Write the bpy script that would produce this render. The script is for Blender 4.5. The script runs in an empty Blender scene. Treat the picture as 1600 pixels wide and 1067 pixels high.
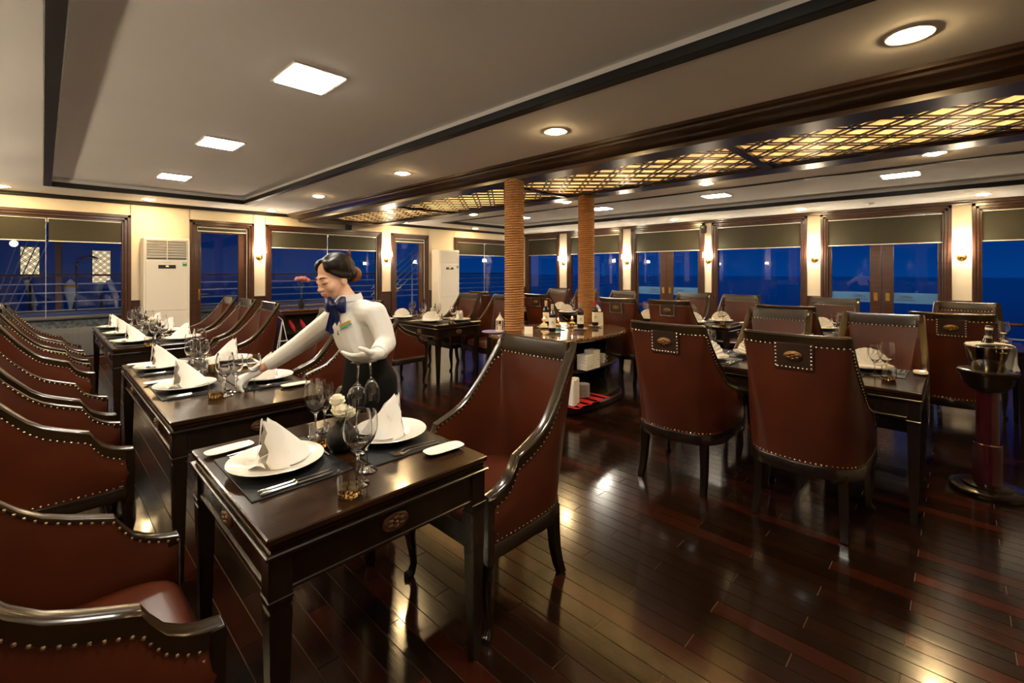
import bpy, bmesh, math, random
from mathutils import Vector, Matrix
R = math.radians
SC = bpy.context.scene
COL = SC.collection
RND = random.Random(7)

# ------------------------------------------------------------------ camera
HEIGHT = 1.43
THETA = 45.67
cam_data = bpy.data.cameras.new('camera')
cam_data.sensor_width = 36.0
cam_data.sensor_fit = 'HORIZONTAL'
cam_data.lens = 36.0 * 716.0 / 1600.0
cam_data.shift_y = -109.5 / 1600.0
cam_data.clip_start = 0.02
cam_data.clip_end = 2000
cam = bpy.data.objects.new('camera', cam_data)
cam.location = (0, 0, HEIGHT)
cam.rotation_euler = (R(90), 0, R(-THETA))
COL.objects.link(cam)
SC.camera = cam

# ------------------------------------------------------------------ world: blue dusk sky
world = bpy.data.worlds.new('dusk_sky')
SC.world = world
world.use_nodes = True
wn, wl = world.node_tree.nodes, world.node_tree.links
wn.clear()
w_out = wn.new('ShaderNodeOutputWorld')
w_bg = wn.new('ShaderNodeBackground')
w_tc = wn.new('ShaderNodeTexCoord')
w_sep = wn.new('ShaderNodeSeparateXYZ')
w_ramp = wn.new('ShaderNodeValToRGB')
w_map = wn.new('ShaderNodeMapRange')
w_map.inputs[1].default_value = -0.15
w_map.inputs[2].default_value = 0.6
wl.new(w_tc.outputs['Generated'], w_sep.inputs[0])
wl.new(w_sep.outputs['Z'], w_map.inputs[0])
wl.new(w_map.outputs[0], w_ramp.inputs[0])
w_ramp.color_ramp.elements[0].position = 0.0
w_ramp.color_ramp.elements[0].color = (0.003, 0.085, 0.34, 1)
w_ramp.color_ramp.elements[1].position = 1.0
w_ramp.color_ramp.elements[1].color = (0.000, 0.004, 0.04, 1)
e = w_ramp.color_ramp.elements.new(0.32)
e.color = (0.000, 0.024, 0.17, 1)
wl.new(w_ramp.outputs[0], w_bg.inputs['Color'])
w_az = wn.new('ShaderNodeMapRange')          # afterglow: the sky is brighter over the side windows (+x)
w_az.interpolation_type = 'SMOOTHSTEP'
w_az.inputs[1].default_value = -0.1
w_az.inputs[2].default_value = 0.95
w_az.inputs[3].default_value = 0.07
w_az.inputs[4].default_value = 0.22
wl.new(w_sep.outputs['X'], w_az.inputs[0])
wl.new(w_az.outputs[0], w_bg.inputs['Strength'])
wl.new(w_bg.outputs[0], w_out.inputs[0])

# ------------------------------------------------------------------ exposure
SC.view_settings.view_transform = 'Standard'
SC.view_settings.look = 'None'
SC.view_settings.gamma = 1.0
SC.view_settings.use_curve_mapping = False
SC.view_settings.exposure = 2.0
SC.cycles.use_denoising = True
SC.cycles.max_bounces = 10
SC.cycles.transparent_max_bounces = 24
SC.cycles.caustics_refractive = False
SC.cycles.sample_clamp_indirect = 4.0

LED_POWER = 26.0         # tray light panels
DOWN_POWER = 95.0        # recessed round lamps
SHADE_POWER = 45.0       # sconce shades
BULB_POWER = 170.0        # lamps inside the ceiling light box

# ------------------------------------------------------------------ materials
MATS = {}

def new_mat(name):
    m = bpy.data.materials.new(name)
    m.use_nodes = True
    m.node_tree.nodes.clear()
    return m, m.node_tree.nodes, m.node_tree.links

def pmat(name, color, rough=0.5, metal=0.0, spec=0.5, coat=0.0, coat_rough=0.08,
         color2=None, scale=8.0, stretch=(1, 1, 1), bump=0.0, bump_scale=60.0, detail=4.0,
         rough_var=0.0, sheen=0.0, sss=0.0, wave=False, emit=None, emit_s=0.0):
    m, n, l = new_mat(name)
    out = n.new('ShaderNodeOutputMaterial')
    b = n.new('ShaderNodeBsdfPrincipled')
    l.new(b.outputs[0], out.inputs[0])
    b.inputs['Base Color'].default_value = (*color, 1)
    b.inputs['Roughness'].default_value = rough
    b.inputs['Metallic'].default_value = metal
    b.inputs['Specular IOR Level'].default_value = spec
    b.inputs['Coat Weight'].default_value = coat
    b.inputs['Coat Roughness'].default_value = coat_rough
    if sheen:
        b.inputs['Sheen Weight'].default_value = sheen
    if sss:
        b.inputs['Subsurface Weight'].default_value = sss
        b.inputs['Subsurface Radius'].default_value = (0.02, 0.008, 0.004)
    if emit:
        b.inputs['Emission Color'].default_value = (*emit, 1)
        b.inputs['Emission Strength'].default_value = emit_s
    tc = n.new('ShaderNodeTexCoord')
    mp = n.new('ShaderNodeMapping')
    mp.inputs['Scale'].default_value = stretch
    l.new(tc.outputs['Object'], mp.inputs[0])
    if color2:
        no = n.new('ShaderNodeTexNoise')
        no.inputs['Scale'].default_value = scale
        no.inputs['Detail'].default_value = detail
        l.new(mp.outputs[0], no.inputs['Vector'])
        rp = n.new('ShaderNodeValToRGB')
        rp.color_ramp.elements[0].position = 0.35
        rp.color_ramp.elements[1].position = 0.68
        rp.color_ramp.elements[0].color = (*color, 1)
        rp.color_ramp.elements[1].color = (*color2, 1)
        l.new(no.outputs['Fac'], rp.inputs[0])
        l.new(rp.outputs[0], b.inputs['Base Color'])
        if rough_var:
            mr = n.new('ShaderNodeMapRange')
            mr.inputs[3].default_value = rough - rough_var
            mr.inputs[4].default_value = rough + rough_var
            l.new(no.outputs['Fac'], mr.inputs[0])
            l.new(mr.outputs[0], b.inputs['Roughness'])
    if bump:
        nb = n.new('ShaderNodeTexNoise')
        nb.inputs['Scale'].default_value = bump_scale
        nb.inputs['Detail'].default_value = 5
        l.new(mp.outputs[0], nb.inputs['Vector'])
        bp = n.new('ShaderNodeBump')
        bp.inputs['Strength'].default_value = bump
        bp.inputs['Distance'].default_value = 0.01
        l.new(nb.outputs['Fac'], bp.inputs['Height'])
        l.new(bp.outputs[0], b.inputs['Normal'])
    MATS[name] = m
    return m

def emat(name, color, strength):
    m, n, l = new_mat(name)
    out = n.new('ShaderNodeOutputMaterial')
    em = n.new('ShaderNodeEmission')
    em.inputs[0].default_value = (*color, 1)
    em.inputs[1].default_value = strength
    l.new(em.outputs[0], out.inputs[0])
    MATS[name] = m
    return m

def thin_glass(name, tint=(1, 1, 1), ior=1.5, rough=0.0, gain=1.0):
    """a thin clear pane or vessel wall: Fresnel reflection over straight transmission"""
    m, n, l = new_mat(name)
    out = n.new('ShaderNodeOutputMaterial')
    tr = n.new('ShaderNodeBsdfTransparent')
    tr.inputs[0].default_value = (*tint, 1)
    gl = n.new('ShaderNodeBsdfGlossy')
    gl.inputs['Roughness'].default_value = rough
    lw = n.new('ShaderNodeLayerWeight')
    lw.inputs[0].default_value = 0.5
    pw = n.new('ShaderNodeMath'); pw.operation = 'POWER'; pw.inputs[1].default_value = 5.0
    f0 = ((ior - 1) / (ior + 1)) ** 2
    ma = n.new('ShaderNodeMath'); ma.operation = 'MULTIPLY_ADD'; ma.use_clamp = True
    ma.inputs[1].default_value = (1 - f0) * gain
    ma.inputs[2].default_value = f0 * gain
    mx = n.new('ShaderNodeMixShader')
    l.new(lw.outputs['Facing'], pw.inputs[0])
    l.new(pw.outputs[0], ma.inputs[0])
    l.new(ma.outputs[0], mx.inputs[0])
    l.new(tr.outputs[0], mx.inputs[1])
    l.new(gl.outputs[0], mx.inputs[2])
    l.new(mx.outputs[0], out.inputs[0])
    MATS[name] = m
    return m

def solid_glass(name, tint, ior):
    m, n, l = new_mat(name)
    out = n.new('ShaderNodeOutputMaterial')
    g = n.new('ShaderNodeBsdfGlass')
    g.inputs['Color'].default_value = (*tint, 1)
    g.inputs['Roughness'].default_value = 0.0
    g.inputs['IOR'].default_value = ior
    l.new(g.outputs[0], out.inputs[0])
    MATS[name] = m
    return m

def plank_mat():
    m, n, l = new_mat('plank_wood')
    out = n.new('ShaderNodeOutputMaterial')
    b = n.new('ShaderNodeBsdfPrincipled')
    l.new(b.outputs[0], out.inputs[0])
    oi = n.new('ShaderNodeObjectInfo')
    ge = n.new('ShaderNodeNewGeometry')
    ad = n.new('ShaderNodeMath'); ad.operation = 'ADD'
    fr = n.new('ShaderNodeMath'); fr.operation = 'FRACT'
    l.new(oi.outputs['Random'], ad.inputs[0])
    l.new(ge.outputs['Random Per Island'], ad.inputs[1])
    l.new(ad.outputs[0], fr.inputs[0])
    rp = n.new('ShaderNodeValToRGB')
    els = rp.color_ramp.elements
    els[0].position = 0.0; els[0].color = (0.0075, 0.0032, 0.0015, 1)
    els[1].position = 1.0; els[1].color = (0.062, 0.010, 0.0045, 1)
    for p, c in ((0.35, (0.011, 0.0045, 0.0022)), (0.68, (0.016, 0.0052, 0.0026)), (0.90, (0.030, 0.0066, 0.0032))):
        el = els.new(p); el.color = (*c, 1)
    l.new(fr.outputs[0], rp.inputs[0])
    tc = n.new('ShaderNodeTexCoord')
    mp = n.new('ShaderNodeMapping')
    mp.inputs['Scale'].default_value = (55, 3.0, 1)
    l.new(ge.outputs['Position'], mp.inputs[0])
    no = n.new('ShaderNodeTexNoise')
    no.inputs['Scale'].default_value = 1.0
    no.inputs['Detail'].default_value = 6
    l.new(mp.outputs[0], no.inputs['Vector'])
    mx = n.new('ShaderNodeMix'); mx.data_type = 'RGBA'; mx.blend_type = 'MULTIPLY'
    mx.inputs[0].default_value = 0.75
    g = n.new('ShaderNodeMapRange')
    g.inputs[3].default_value = 0.35
    g.inputs[4].default_value = 1.55
    l.new(no.outputs['Fac'], g.inputs[0])
    l.new(rp.outputs[0], mx.inputs[6])
    l.new(g.outputs[0], mx.inputs[7])
    l.new(mx.outputs[2], b.inputs['Base Color'])
    rr = n.new('ShaderNodeMapRange')
    rr.inputs[3].default_value = 0.12
    rr.inputs[4].default_value = 0.22
    l.new(no.outputs['Fac'], rr.inputs[0])
    l.new(rr.outputs[0], b.inputs['Roughness'])
    b.inputs['Specular IOR Level'].default_value = 0.5
    b.inputs['Coat Weight'].default_value = 0.25
    b.inputs['Coat Roughness'].default_value = 0.07
    bp = n.new('ShaderNodeBump')
    bp.inputs['Strength'].default_value = 0.09
    bp.inputs['Distance'].default_value = 0.004
    l.new(no.outputs['Fac'], bp.inputs['Height'])
    l.new(bp.outputs[0], b.inputs['Normal'])
    MATS['plank_wood'] = m

plank_mat()
pmat('joint', (0.15, 0.09, 0.05), 0.7)
pmat('plaster', (0.86, 0.83, 0.80), 0.85, color2=(0.84, 0.81, 0.78), scale=1.5, bump=0.02, bump_scale=90)
pmat('cream_wall', (0.76, 0.67, 0.52), 0.7, color2=(0.73, 0.64, 0.50), scale=3, bump=0.02)
pmat('dark_wood', (0.012, 0.006, 0.0035), 0.28, color2=(0.030, 0.013, 0.007), scale=3.0, stretch=(1, 1, 9), bump=0.03, bump_scale=30, coat=0.35, coat_rough=0.15)
pmat('frame_wood', (0.036, 0.013, 0.007), 0.3, color2=(0.060, 0.021, 0.010), scale=4.0, stretch=(1, 1, 6), bump=0.03, bump_scale=25, coat=0.3, coat_rough=0.15)
pmat('beam_wood', (0.026, 0.011, 0.005), 0.30, color2=(0.042, 0.018, 0.008), scale=2.0, stretch=(5, 0.6, 5), bump=0.02, bump_scale=20, coat=0.25, coat_rough=0.22)
pmat('black_trim', (0.009, 0.007, 0.006), 0.55, spec=0.3)
pmat('table_wood', (0.013, 0.006, 0.0025), 0.17, spec=0.17, color2=(0.030, 0.012, 0.0048), scale=2.6, stretch=(1.2, 9, 1.2), bump=0.04, bump_scale=22, coat=0.15, coat_rough=0.08, rough_var=0.07)
pmat('leg_wood', (0.0075, 0.004, 0.0025), 0.26, spec=0.35, color2=(0.016, 0.008, 0.0042), scale=5, stretch=(3, 3, 0.6), coat=0.4, coat_rough=0.12)
pmat('rail_wood', (0.018, 0.010, 0.0045), 0.22, color2=(0.032, 0.018, 0.007), scale=5, bump=0.015, coat=0.3, coat_rough=0.12)
pmat('leather', (0.082, 0.018, 0.0070), 0.33, spec=0.34, color2=(0.054, 0.0112, 0.0046), scale=3.2, bump=0.05, bump_scale=240, rough_var=0.06, coat=0.05, coat_rough=0.3)
pmat('leather_dark', (0.030, 0.014, 0.008), 0.36, bump=0.05, bump_scale=240, coat=0.2)
pmat('brass_nail', (0.82, 0.68, 0.50), 0.25, metal=1.0)
pmat('brass', (0.80, 0.50, 0.14), 0.22, metal=1.0)
pmat('old_brass', (0.17, 0.095, 0.04), 0.38, metal=1.0)
pmat('carved_wood', (0.085, 0.036, 0.016), 0.35, coat=0.3, bump=0.1, bump_scale=120)
pmat('steel', (0.62, 0.61, 0.59), 0.16, metal=1.0)
pmat('chrome', (0.55, 0.54, 0.52), 0.10, metal=1.0)
pmat('porcelain', (0.80, 0.78, 0.74), 0.14, coat=0.4)
pmat('linen', (0.82, 0.80, 0.77), 0.8, sheen=0.2, bump=0.06, bump_scale=180)
pmat('mat_black', (0.010, 0.011, 0.014), 0.5, spec=0.22, bump=0.06, bump_scale=160)
pmat('white_plastic', (0.74, 0.69, 0.61), 0.38)
pmat('black_plastic', (0.010, 0.010, 0.011), 0.35)
pmat('black_void', (0.004, 0.004, 0.004), 0.6)
pmat('blind_cloth', (0.032, 0.027, 0.012), 0.75, bump=0.04, bump_scale=260, color2=(0.028, 0.024, 0.011), scale=30)
pmat('silver_bar', (0.80, 0.75, 0.66), 0.35, metal=0.4)
pmat('granite', (0.020, 0.012, 0.007), 0.10, color2=(0.26, 0.15, 0.07), scale=75, detail=8, coat=0.7, coat_rough=0.04)
pmat('granite_black', (0.008, 0.010, 0.009), 0.12, color2=(0.032, 0.036, 0.032), scale=55, coat=0.5)
pmat('rope', (0.44, 0.215, 0.080), 0.85, color2=(0.30, 0.135, 0.045), scale=60, bump=0.3, bump_scale=220)
pmat('vase_black', (0.005, 0.005, 0.006), 0.5, spec=0.25)
pmat('petal', (0.78, 0.74, 0.60), 0.6)
pmat('petal_pink', (0.62, 0.26, 0.30), 0.6)
pmat('leaf', (0.045, 0.115, 0.022), 0.55)
pmat('wine_dark', (0.010, 0.003, 0.004), 0.07, coat=0.6)
pmat('paper', (0.80, 0.77, 0.69), 0.6)
pmat('ink', (0.03, 0.03, 0.03), 0.6)
pmat('red_ink', (0.42, 0.03, 0.03), 0.6)
pmat('foil_cream', (0.62, 0.53, 0.38), 0.4)
pmat('foil_red', (0.45, 0.015, 0.03), 0.35)
pmat('foil_grey', (0.36, 0.34, 0.32), 0.35, metal=0.4)
pmat('red_cloth', (0.45, 0.008, 0.02), 0.8)
pmat('violet_cloth', (0.22, 0.18, 0.42), 0.75)
pmat('wax', (0.82, 0.66, 0.40), 0.5, sss=0.2)
pmat('wax_yellow', (0.80, 0.46, 0.06), 0.5)
pmat('blue_glaze', (0.06, 0.30, 0.42), 0.25)
pmat('mahogany_red', (0.055, 0.006, 0.010), 0.14, coat=0.6, color2=(0.035, 0.004, 0.006), scale=3, stretch=(4, 4, .6))
pmat('green_sticker', (0.05, 0.28, 0.08), 0.5)
pmat('frosted_skylit', (0.045, 0.16, 0.40), 0.5)  # dusk light coming through the band is put into its blue
pmat('deck_grey', (0.10, 0.10, 0.11), 0.7)
pmat('deck_wood', (0.05, 0.025, 0.015), 0.6)
pmat('rail_white', (0.62, 0.66, 0.72), 0.35)
pmat('rail_mahogany', (0.16, 0.045, 0.022), 0.35)
pmat('sea', (0.001, 0.014, 0.07), 0.12)
pmat('hill', (0.002, 0.006, 0.016), 1.0)
pmat('foliage_dark', (0.02, 0.05, 0.02), 0.7)
pmat('mosaic', (0.20, 0.22, 0.24), 0.4, color2=(0.04, 0.05, 0.07), scale=26)
pmat('sofa_grey', (0.16, 0.15, 0.15), 0.9)
def diffuser_mat(name, col):
    m, n, l = new_mat(name)
    out = n.new('ShaderNodeOutputMaterial')
    t = n.new('ShaderNodeBsdfTranslucent'); t.inputs[0].default_value = (*col, 1)
    d = n.new('ShaderNodeBsdfDiffuse'); d.inputs[0].default_value = (*col, 1)
    mx = n.new('ShaderNodeMixShader'); mx.inputs[0].default_value = 0.35
    l.new(t.outputs[0], mx.inputs[1]); l.new(d.outputs[0], mx.inputs[2]); l.new(mx.outputs[0], out.inputs[0])
    MATS[name] = m
diffuser_mat('acrylic', (0.9, 0.86, 0.78))
thin_glass('window_glass', (0.96, 0.98, 1.0), 1.5, 0.0, 0.9)
solid_glass('crystal', (1, 1, 1), 1.52)
solid_glass('amber_glass', (1.0, 0.84, 0.58), 1.45)
emat('led_white', (1.0, 0.91, 0.74), LED_POWER)
emat('lamp_warm', (1.0, 0.68, 0.31), DOWN_POWER)
emat('shade_warm', (1.0, 0.84, 0.60), SHADE_POWER)
emat('bulb_warm', (1.0, 0.62, 0.25), BULB_POWER)
emat('flame', (1.0, 0.50, 0.14), 14)
emat('orange_digits', (1.0, 0.40, 0.08), 1.5)
emat('reflected_glow', (1.0, 0.78, 0.46), 0.30)  # glow of the added panels that imitate window reflections
emat('globe_glow', (1.0, 0.80, 0.45), 2.0)
emat('water_glow', (0.02, 0.10, 0.55), 0.35)
emat('pool_violet', (0.10, 0.05, 0.8), 0.8)

# ------------------------------------------------------------------ mesh helpers
class MB:
    def __init__(s):
        s.v, s.f, s.m = [], [], []
        s.cur = 0
    def mat(s, i):
        s.cur = i
        return s
    def face(s, idx):
        s.f.append(tuple(idx)); s.m.append(s.cur)
    def add(s, verts, faces, M=None):
        o = len(s.v)
        for p in verts:
            s.v.append(tuple(M @ Vector(p)) if M is not None else tuple(p))
        for f in faces:
            s.face([o + i for i in f])
        return s
    def box(s, x0, x1, y0, y1, z0, z1, M=None):
        x0, x1 = min(x0, x1), max(x0, x1); y0, y1 = min(y0, y1), max(y0, y1); z0, z1 = min(z0, z1), max(z0, z1)
        v = [(x0, y0, z0), (x1, y0, z0), (x1, y1, z0), (x0, y1, z0), (x0, y0, z1), (x1, y0, z1), (x1, y1, z1), (x0, y1, z1)]
        return s.add(v, [(0, 3, 2, 1), (4, 5, 6, 7), (0, 1, 5, 4), (1, 2, 6, 5), (2, 3, 7, 6), (3, 0, 4, 7)], M)
    def cbox(s, x0, x1, y0, y1, z0, z1, c=0.005, M=None):
        """box with chamfered edges"""
        x0, x1 = min(x0, x1), max(x0, x1); y0, y1 = min(y0, y1), max(y0, y1); z0, z1 = min(z0, z1), max(z0, z1)
        c = min(c, (x1 - x0) * .45, (y1 - y0) * .45, (z1 - z0) * .45)
        v = []; key = {}
        for ix, X, dx in ((0, x0, c), (1, x1, -c)):
            for iy, Y, dy in ((0, y0, c), (1, y1, -c)):
                for iz, Z, dz in ((0, z0, c), (1, z1, -c)):
                    for a, p in (('x', (X, Y + dy, Z + dz)), ('y', (X + dx, Y, Z + dz)), ('z', (X + dx, Y + dy, Z))):
                        key[(ix, iy, iz, a)] = len(v); v.append(p)
        F = []
        K = lambda ix, iy, iz, a: key[(ix, iy, iz, a)]
        for i in (0, 1):
            q = [K(i, 0, 0, 'x'), K(i, 1, 0, 'x'), K(i, 1, 1, 'x'), K(i, 0, 1, 'x')]; F.append(q if i else q[::-1])
            q = [K(0, i, 0, 'y'), K(1, i, 0, 'y'), K(1, i, 1, 'y'), K(0, i, 1, 'y')]; F.append(q[::-1] if i else q)
            q = [K(0, 0, i, 'z'), K(1, 0, i, 'z'), K(1, 1, i, 'z'), K(0, 1, i, 'z')]; F.append(q if i else q[::-1])
        for i in (0, 1):
            for j in (0, 1):
                q = [K(i, j, 0, 'x'), K(i, j, 1, 'x'), K(i, j, 1, 'y'), K(i, j, 0, 'y')]; F.append(q if (i ^ j) else q[::-1])
                q = [K(i, 0, j, 'x'), K(i, 1, j, 'x'), K(i, 1, j, 'z'), K(i, 0, j, 'z')]; F.append(q[::-1] if (i ^ j) else q)
                q = [K(0, i, j, 'y'), K(1, i, j, 'y'), K(1, i, j, 'z'), K(0, i, j, 'z')]; F.append(q if (i ^ j) else q[::-1])
        for i in (0, 1):
            for j in (0, 1):
                for k in (0, 1):
                    q = [K(i, j, k, 'x'), K(i, j, k, 'y'), K(i, j, k, 'z')]
                    F.append(q if (i + j + k) % 2 else q[::-1])
        return s.add(v, F, M)
    def loft(s, rings, closed=True, cap=True, M=None):
        n = len(rings[0]); v = [p for r in rings for p in r]; F = []
        for k in range(len(rings) - 1):
            for i in range(n if closed else n - 1):
                j = (i + 1) % n
                F.append((k * n + i, k * n + j, (k + 1) * n + j, (k + 1) * n + i))
        if cap and closed:
            F.append(tuple(range(n - 1, -1, -1)))
            F.append(tuple((len(rings) - 1) * n + i for i in range(n)))
        return s.add(v, F, M)
    def lathe(s, prof, n=16, c=(0, 0, 0), M=None, sx=1.0, sy=1.0):
        rings = []
        v = []; F = []; idx = []
        for r, z in prof:
            if r <= 1e-6:
                idx.append([len(v)] * n); v.append((c[0], c[1], c[2] + z))
            else:
                row = []
                for i in range(n):
                    a = 2 * math.pi * i / n
                    row.append(len(v)); v.append((c[0] + r * sx * math.cos(a), c[1] + r * sy * math.sin(a), c[2] + z))
                idx.append(row)
        for k in range(len(idx) - 1):
            A, B = idx[k], idx[k + 1]
            for i in range(n):
                j = (i + 1) % n
                q = []
                for t in (A[i], A[j], B[j], B[i]):
                    if t not in q: q.append(t)
                if len(q) >= 3: F.append(tuple(q))
        return s.add(v, F, M)
    def tube(s, pts, rad, n=8, cap=True, M=None, flat=1.0, up=(0, 0, 1), square=False):
        pts = [Vector(p) for p in pts]
        if not isinstance(rad, (list, tuple)): rad = [rad] * len(pts)
        rings = []; upv = Vector(up)
        for k, p in enumerate(pts):
            t = (pts[min(k + 1, len(pts) - 1)] - pts[max(k - 1, 0)])
            if t.length < 1e-9: t = Vector((0, 0, 1))
            t.normalize()
            a = upv - t * upv.dot(t)
            if a.length < 1e-4:
                a = Vector((1, 0, 0)) - t * t.x
            a.normalize(); b = t.cross(a)
            ring = []
            for i in range(n):
                an = 2 * math.pi * (i + (0.5 if square else 0)) / n
                k2 = 1.4142 if square else 1.0
                ring.append(tuple(p + b * (math.cos(an) * rad[k] * k2) + a * (math.sin(an) * rad[k] * flat * k2)))
            rings.append(ring)
        return s.loft(rings, True, cap, M)
    def ball(s, c, r, nu=12, nv=8, M=None, sc=(1, 1, 1)):
        prof = [(math.sin(math.pi * k / nv), -math.cos(math.pi * k / nv)) for k in range(nv + 1)]
        prof[0] = (0, -1); prof[-1] = (0, 1)
        T = Matrix.Translation(c) @ Matrix.Diagonal((r * sc[0], r * sc[1], r * sc[2], 1))
        return s.lathe(prof, nu, M=(M @ T) if M is not None else T)
    def prism(s, poly, z0, z1, M=None):
        n = len(poly)
        v = [(x, y, z0) for x, y in poly] + [(x, y, z1) for x, y in poly]
        F = [tuple(range(n - 1, -1, -1)), tuple(range(n, 2 * n))] + [(i, (i + 1) % n, n + (i + 1) % n, n + i) for i in range(n)]
        return s.add(v, F, M)
    def mesh(s, name, mats, smooth=35):
        me = bpy.data.meshes.new(name)
        me.from_pydata(s.v, [], s.f)
        if isinstance(mats, str): mats = [mats]
        for k in mats: me.materials.append(MATS[k])
        if len(mats) > 1:
            me.polygons.foreach_set('material_index', s.m)
        bm = bmesh.new(); bm.from_mesh(me)
        bmesh.ops.recalc_face_normals(bm, faces=bm.faces)
        bm.to_mesh(me); bm.free()
        if smooth:
            me.polygons.foreach_set('use_smooth', [True] * len(me.polygons))
            me.set_sharp_from_angle(angle=R(smooth))
        me.update()
        return me

def link(name, data, parent=None, loc=(0, 0, 0), rz=0.0, rot=None, label=None, cat=None, group=None, kind=None):
    o = bpy.data.objects.new(name, data)
    COL.objects.link(o)
    o.location = loc
    o.rotation_euler = rot if rot else (0, 0, rz)
    if parent: o.parent = parent
    if label: o['label'] = label
    if cat: o['category'] = cat
    if group: o['group'] = group
    if kind: o['kind'] = kind
    return o

def struct(name, data, parent=None, **kw):
    return link(name, data, parent, kind='structure' if parent is None else None, **kw)

class Kit:
    """a thing as a list of parts with shared meshes: (name, mesh, loc, rz, [sub-parts], props)"""
    def __init__(s): s.parts = []
    def part(s, name, mesh, loc=(0, 0, 0), rz=0.0, subs=(), rot=None, **props):
        s.parts.append((name, mesh, loc, rz, rot, list(subs), props)); return s
    def place(s, name, label, cat, loc, rz=0.0, group=None, rot=None):
        e = link(name, None, None, loc, rz, rot, label, cat, group)
        e.empty_display_size = 0.1
        for (n, me, l, r, ro, subs, props) in s.parts:
            p = link(n, me, e, l, r, ro)
            for k, v in props.items(): p[k] = v
            for (sn, sm, sl) in subs:
                link(sn, sm, p, sl)
        return e

def thing(name, mesh, label, cat, loc=(0, 0, 0), rz=0.0, group=None, rot=None):
    return link(name, mesh, None, loc, rz, rot, label, cat, group)

def text_mesh(body, size, mat, depth=0.001):
    cu = bpy.data.curves.new('lettering', 'FONT')
    cu.body = body; cu.size = size; cu.extrude = depth; cu.align_x = 'CENTER'; cu.align_y = 'CENTER'
    ob = bpy.data.objects.new('lettering', cu)
    COL.objects.link(ob)
    dg = bpy.context.evaluated_depsgraph_get()
    me = bpy.data.meshes.new_from_object(ob.evaluated_get(dg))
    bpy.data.objects.remove(ob)
    me.materials.clear(); me.materials.append(MATS[mat])
    return me
# ------------------------------------------------------------------ room numbers
XW, YW, XL, YB = 10.3, 9.54, -1.46, -4.0
ZS, ZT = 2.56, 2.66             # soffit, tray
BX0, BX1 = 3.36, 5.48           # ceiling beam

# ------------------------------------------------------------------ floor with planks
fl = MB(); fl.box(XL - .2, XW + .2, YB - .2, YW + .2, -0.12, -0.0035)
floor = struct('floor', fl.mesh('floor', 'joint', 0))
PW, PL = 0.085, 0.90
pk = MB()
pk.box(0.0018, PW - 0.0018, 0.0018, PL - 0.0018, -0.02, 0.0)
plank_me = pk.mesh('plank', 'plank_wood', 0)
_s, _c = math.sin(R(THETA)), math.cos(R(THETA))
def project(X, Y, z):
    d = X * _s + Y * _c
    if d < 0.25: return None
    return 800 + 716 * (X * _c - Y * _s) / d, 424 - 716 * (z - HEIGHT) / d, d
spots = []
k0 = int((XL - .518) / PW) - 1
k1 = int((XW - .518) / PW) + 1
for k in range(k0, k1 + 1):
    x0 = 0.518 + PW * k
    off = (1.95 + 0.3 * k) % PL
    j = math.floor((YB - off) / PL)
    while True:
        y0 = off + PL * j
        if y0 > YW: break
        j += 1
        best = 0
        for t in (0.1, 0.5, 0.9):
            p = project(x0 + PW / 2, y0 + PL * t, 0)
            if p and -20 < p[0] < 1620 and 440 < p[1] < 1090:
                best = max(best, 1.0 / p[2] ** 3)
        spots.append((best, x0, y0))
spots.sort(reverse=True)
for b, x0, y0 in spots[:300]:
    link('plank', plank_me, floor, (x0, y0, 0))
st = MB()
for b, x0, y0 in spots[300:]:
    ya, yb = max(y0 + .0018, YB - .15), min(y0 + PL - .0018, YW + .15)
    if yb - ya < 0.02: continue
    st.box(x0 + .0018, x0 + PW - .0018, ya, yb, -0.02, 0.0)
link('far_planks', st.mesh('far_planks', 'plank_wood', 0), floor, kind='stuff')

# ------------------------------------------------------------------ ceiling
ce = MB()
def soffit(x0, x1, y0=YB - .1, y1=YW + .1, z=ZS): ce.box(x0, x1, y0, y1, z, 2.80)
TY0, TY1 = -3.0, 8.54
LT = (0.04, 2.37); RT_ = (8.84 - 2.37, 8.84 - 0.04)
soffit(XL - .1, LT[0]); soffit(LT[1], BX0 + .02); soffit(BX1 - .02, RT_[0]); soffit(RT_[1], XW + .1)
for a, b in (LT, RT_):
    soffit(a, b, YB - .1, TY0); soffit(a, b, TY1, YW + .1); soffit(a, b, TY0, TY1, ZT)
ce.box(BX0, BX1, YB - .1, YW + .1, 2.80, 2.84)
ceiling = struct('ceiling', ce.mesh('ceiling', 'plaster', 0))
n_trim = 0
for a, b in (LT, RT_):
    t = MB(); w = 0.04
    t.cbox(a - w, a + w, TY0, TY1 + w, ZS - .012, ZS + .05, .006); t.cbox(b - w, b + w, TY0, TY1 + w, ZS - .012, ZS + .05, .006)
    t.cbox(a + w, b - w, TY1 - w, TY1 + w, ZS - .012, ZS + .05, .006); t.cbox(a + w, b - w, TY0 - w, TY0 + w, ZS - .012, ZS + .05, .006)
    n_trim += 1
    struct('trim_%d' % n_trim, t.mesh('trim', 'black_trim', 0))

# cornice where ceiling meets the walls
t = MB()
t.cbox(XL, BX0 + .16, YW - .05, YW, ZS - .055, ZS, .01); t.cbox(BX1 - .16, XW, YW - .05, YW, ZS - .055, ZS, .01)
t.cbox(XL, BX0 + .16, YW - .075, YW, ZS - .02, ZS, .006); t.cbox(BX1 - .16, XW, YW - .075, YW, ZS - .02, ZS, .006)
struct('trim_3', t.mesh('trim', 'black_trim', 0))
t = MB(); t.cbox(XW - .05, XW, YB, YW, ZS - .06, ZS, .01); t.cbox(XW - .075, XW, YB, YW, ZS - .02, ZS, .006)
struct('trim_4', t.mesh('trim', 'frame_wood', 0))
t = MB(); t.cbox(XL, XL + .05, YB, YW, ZS - .06, ZS, .01)
struct('trim_5', t.mesh('trim', 'frame_wood', 0))

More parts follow.
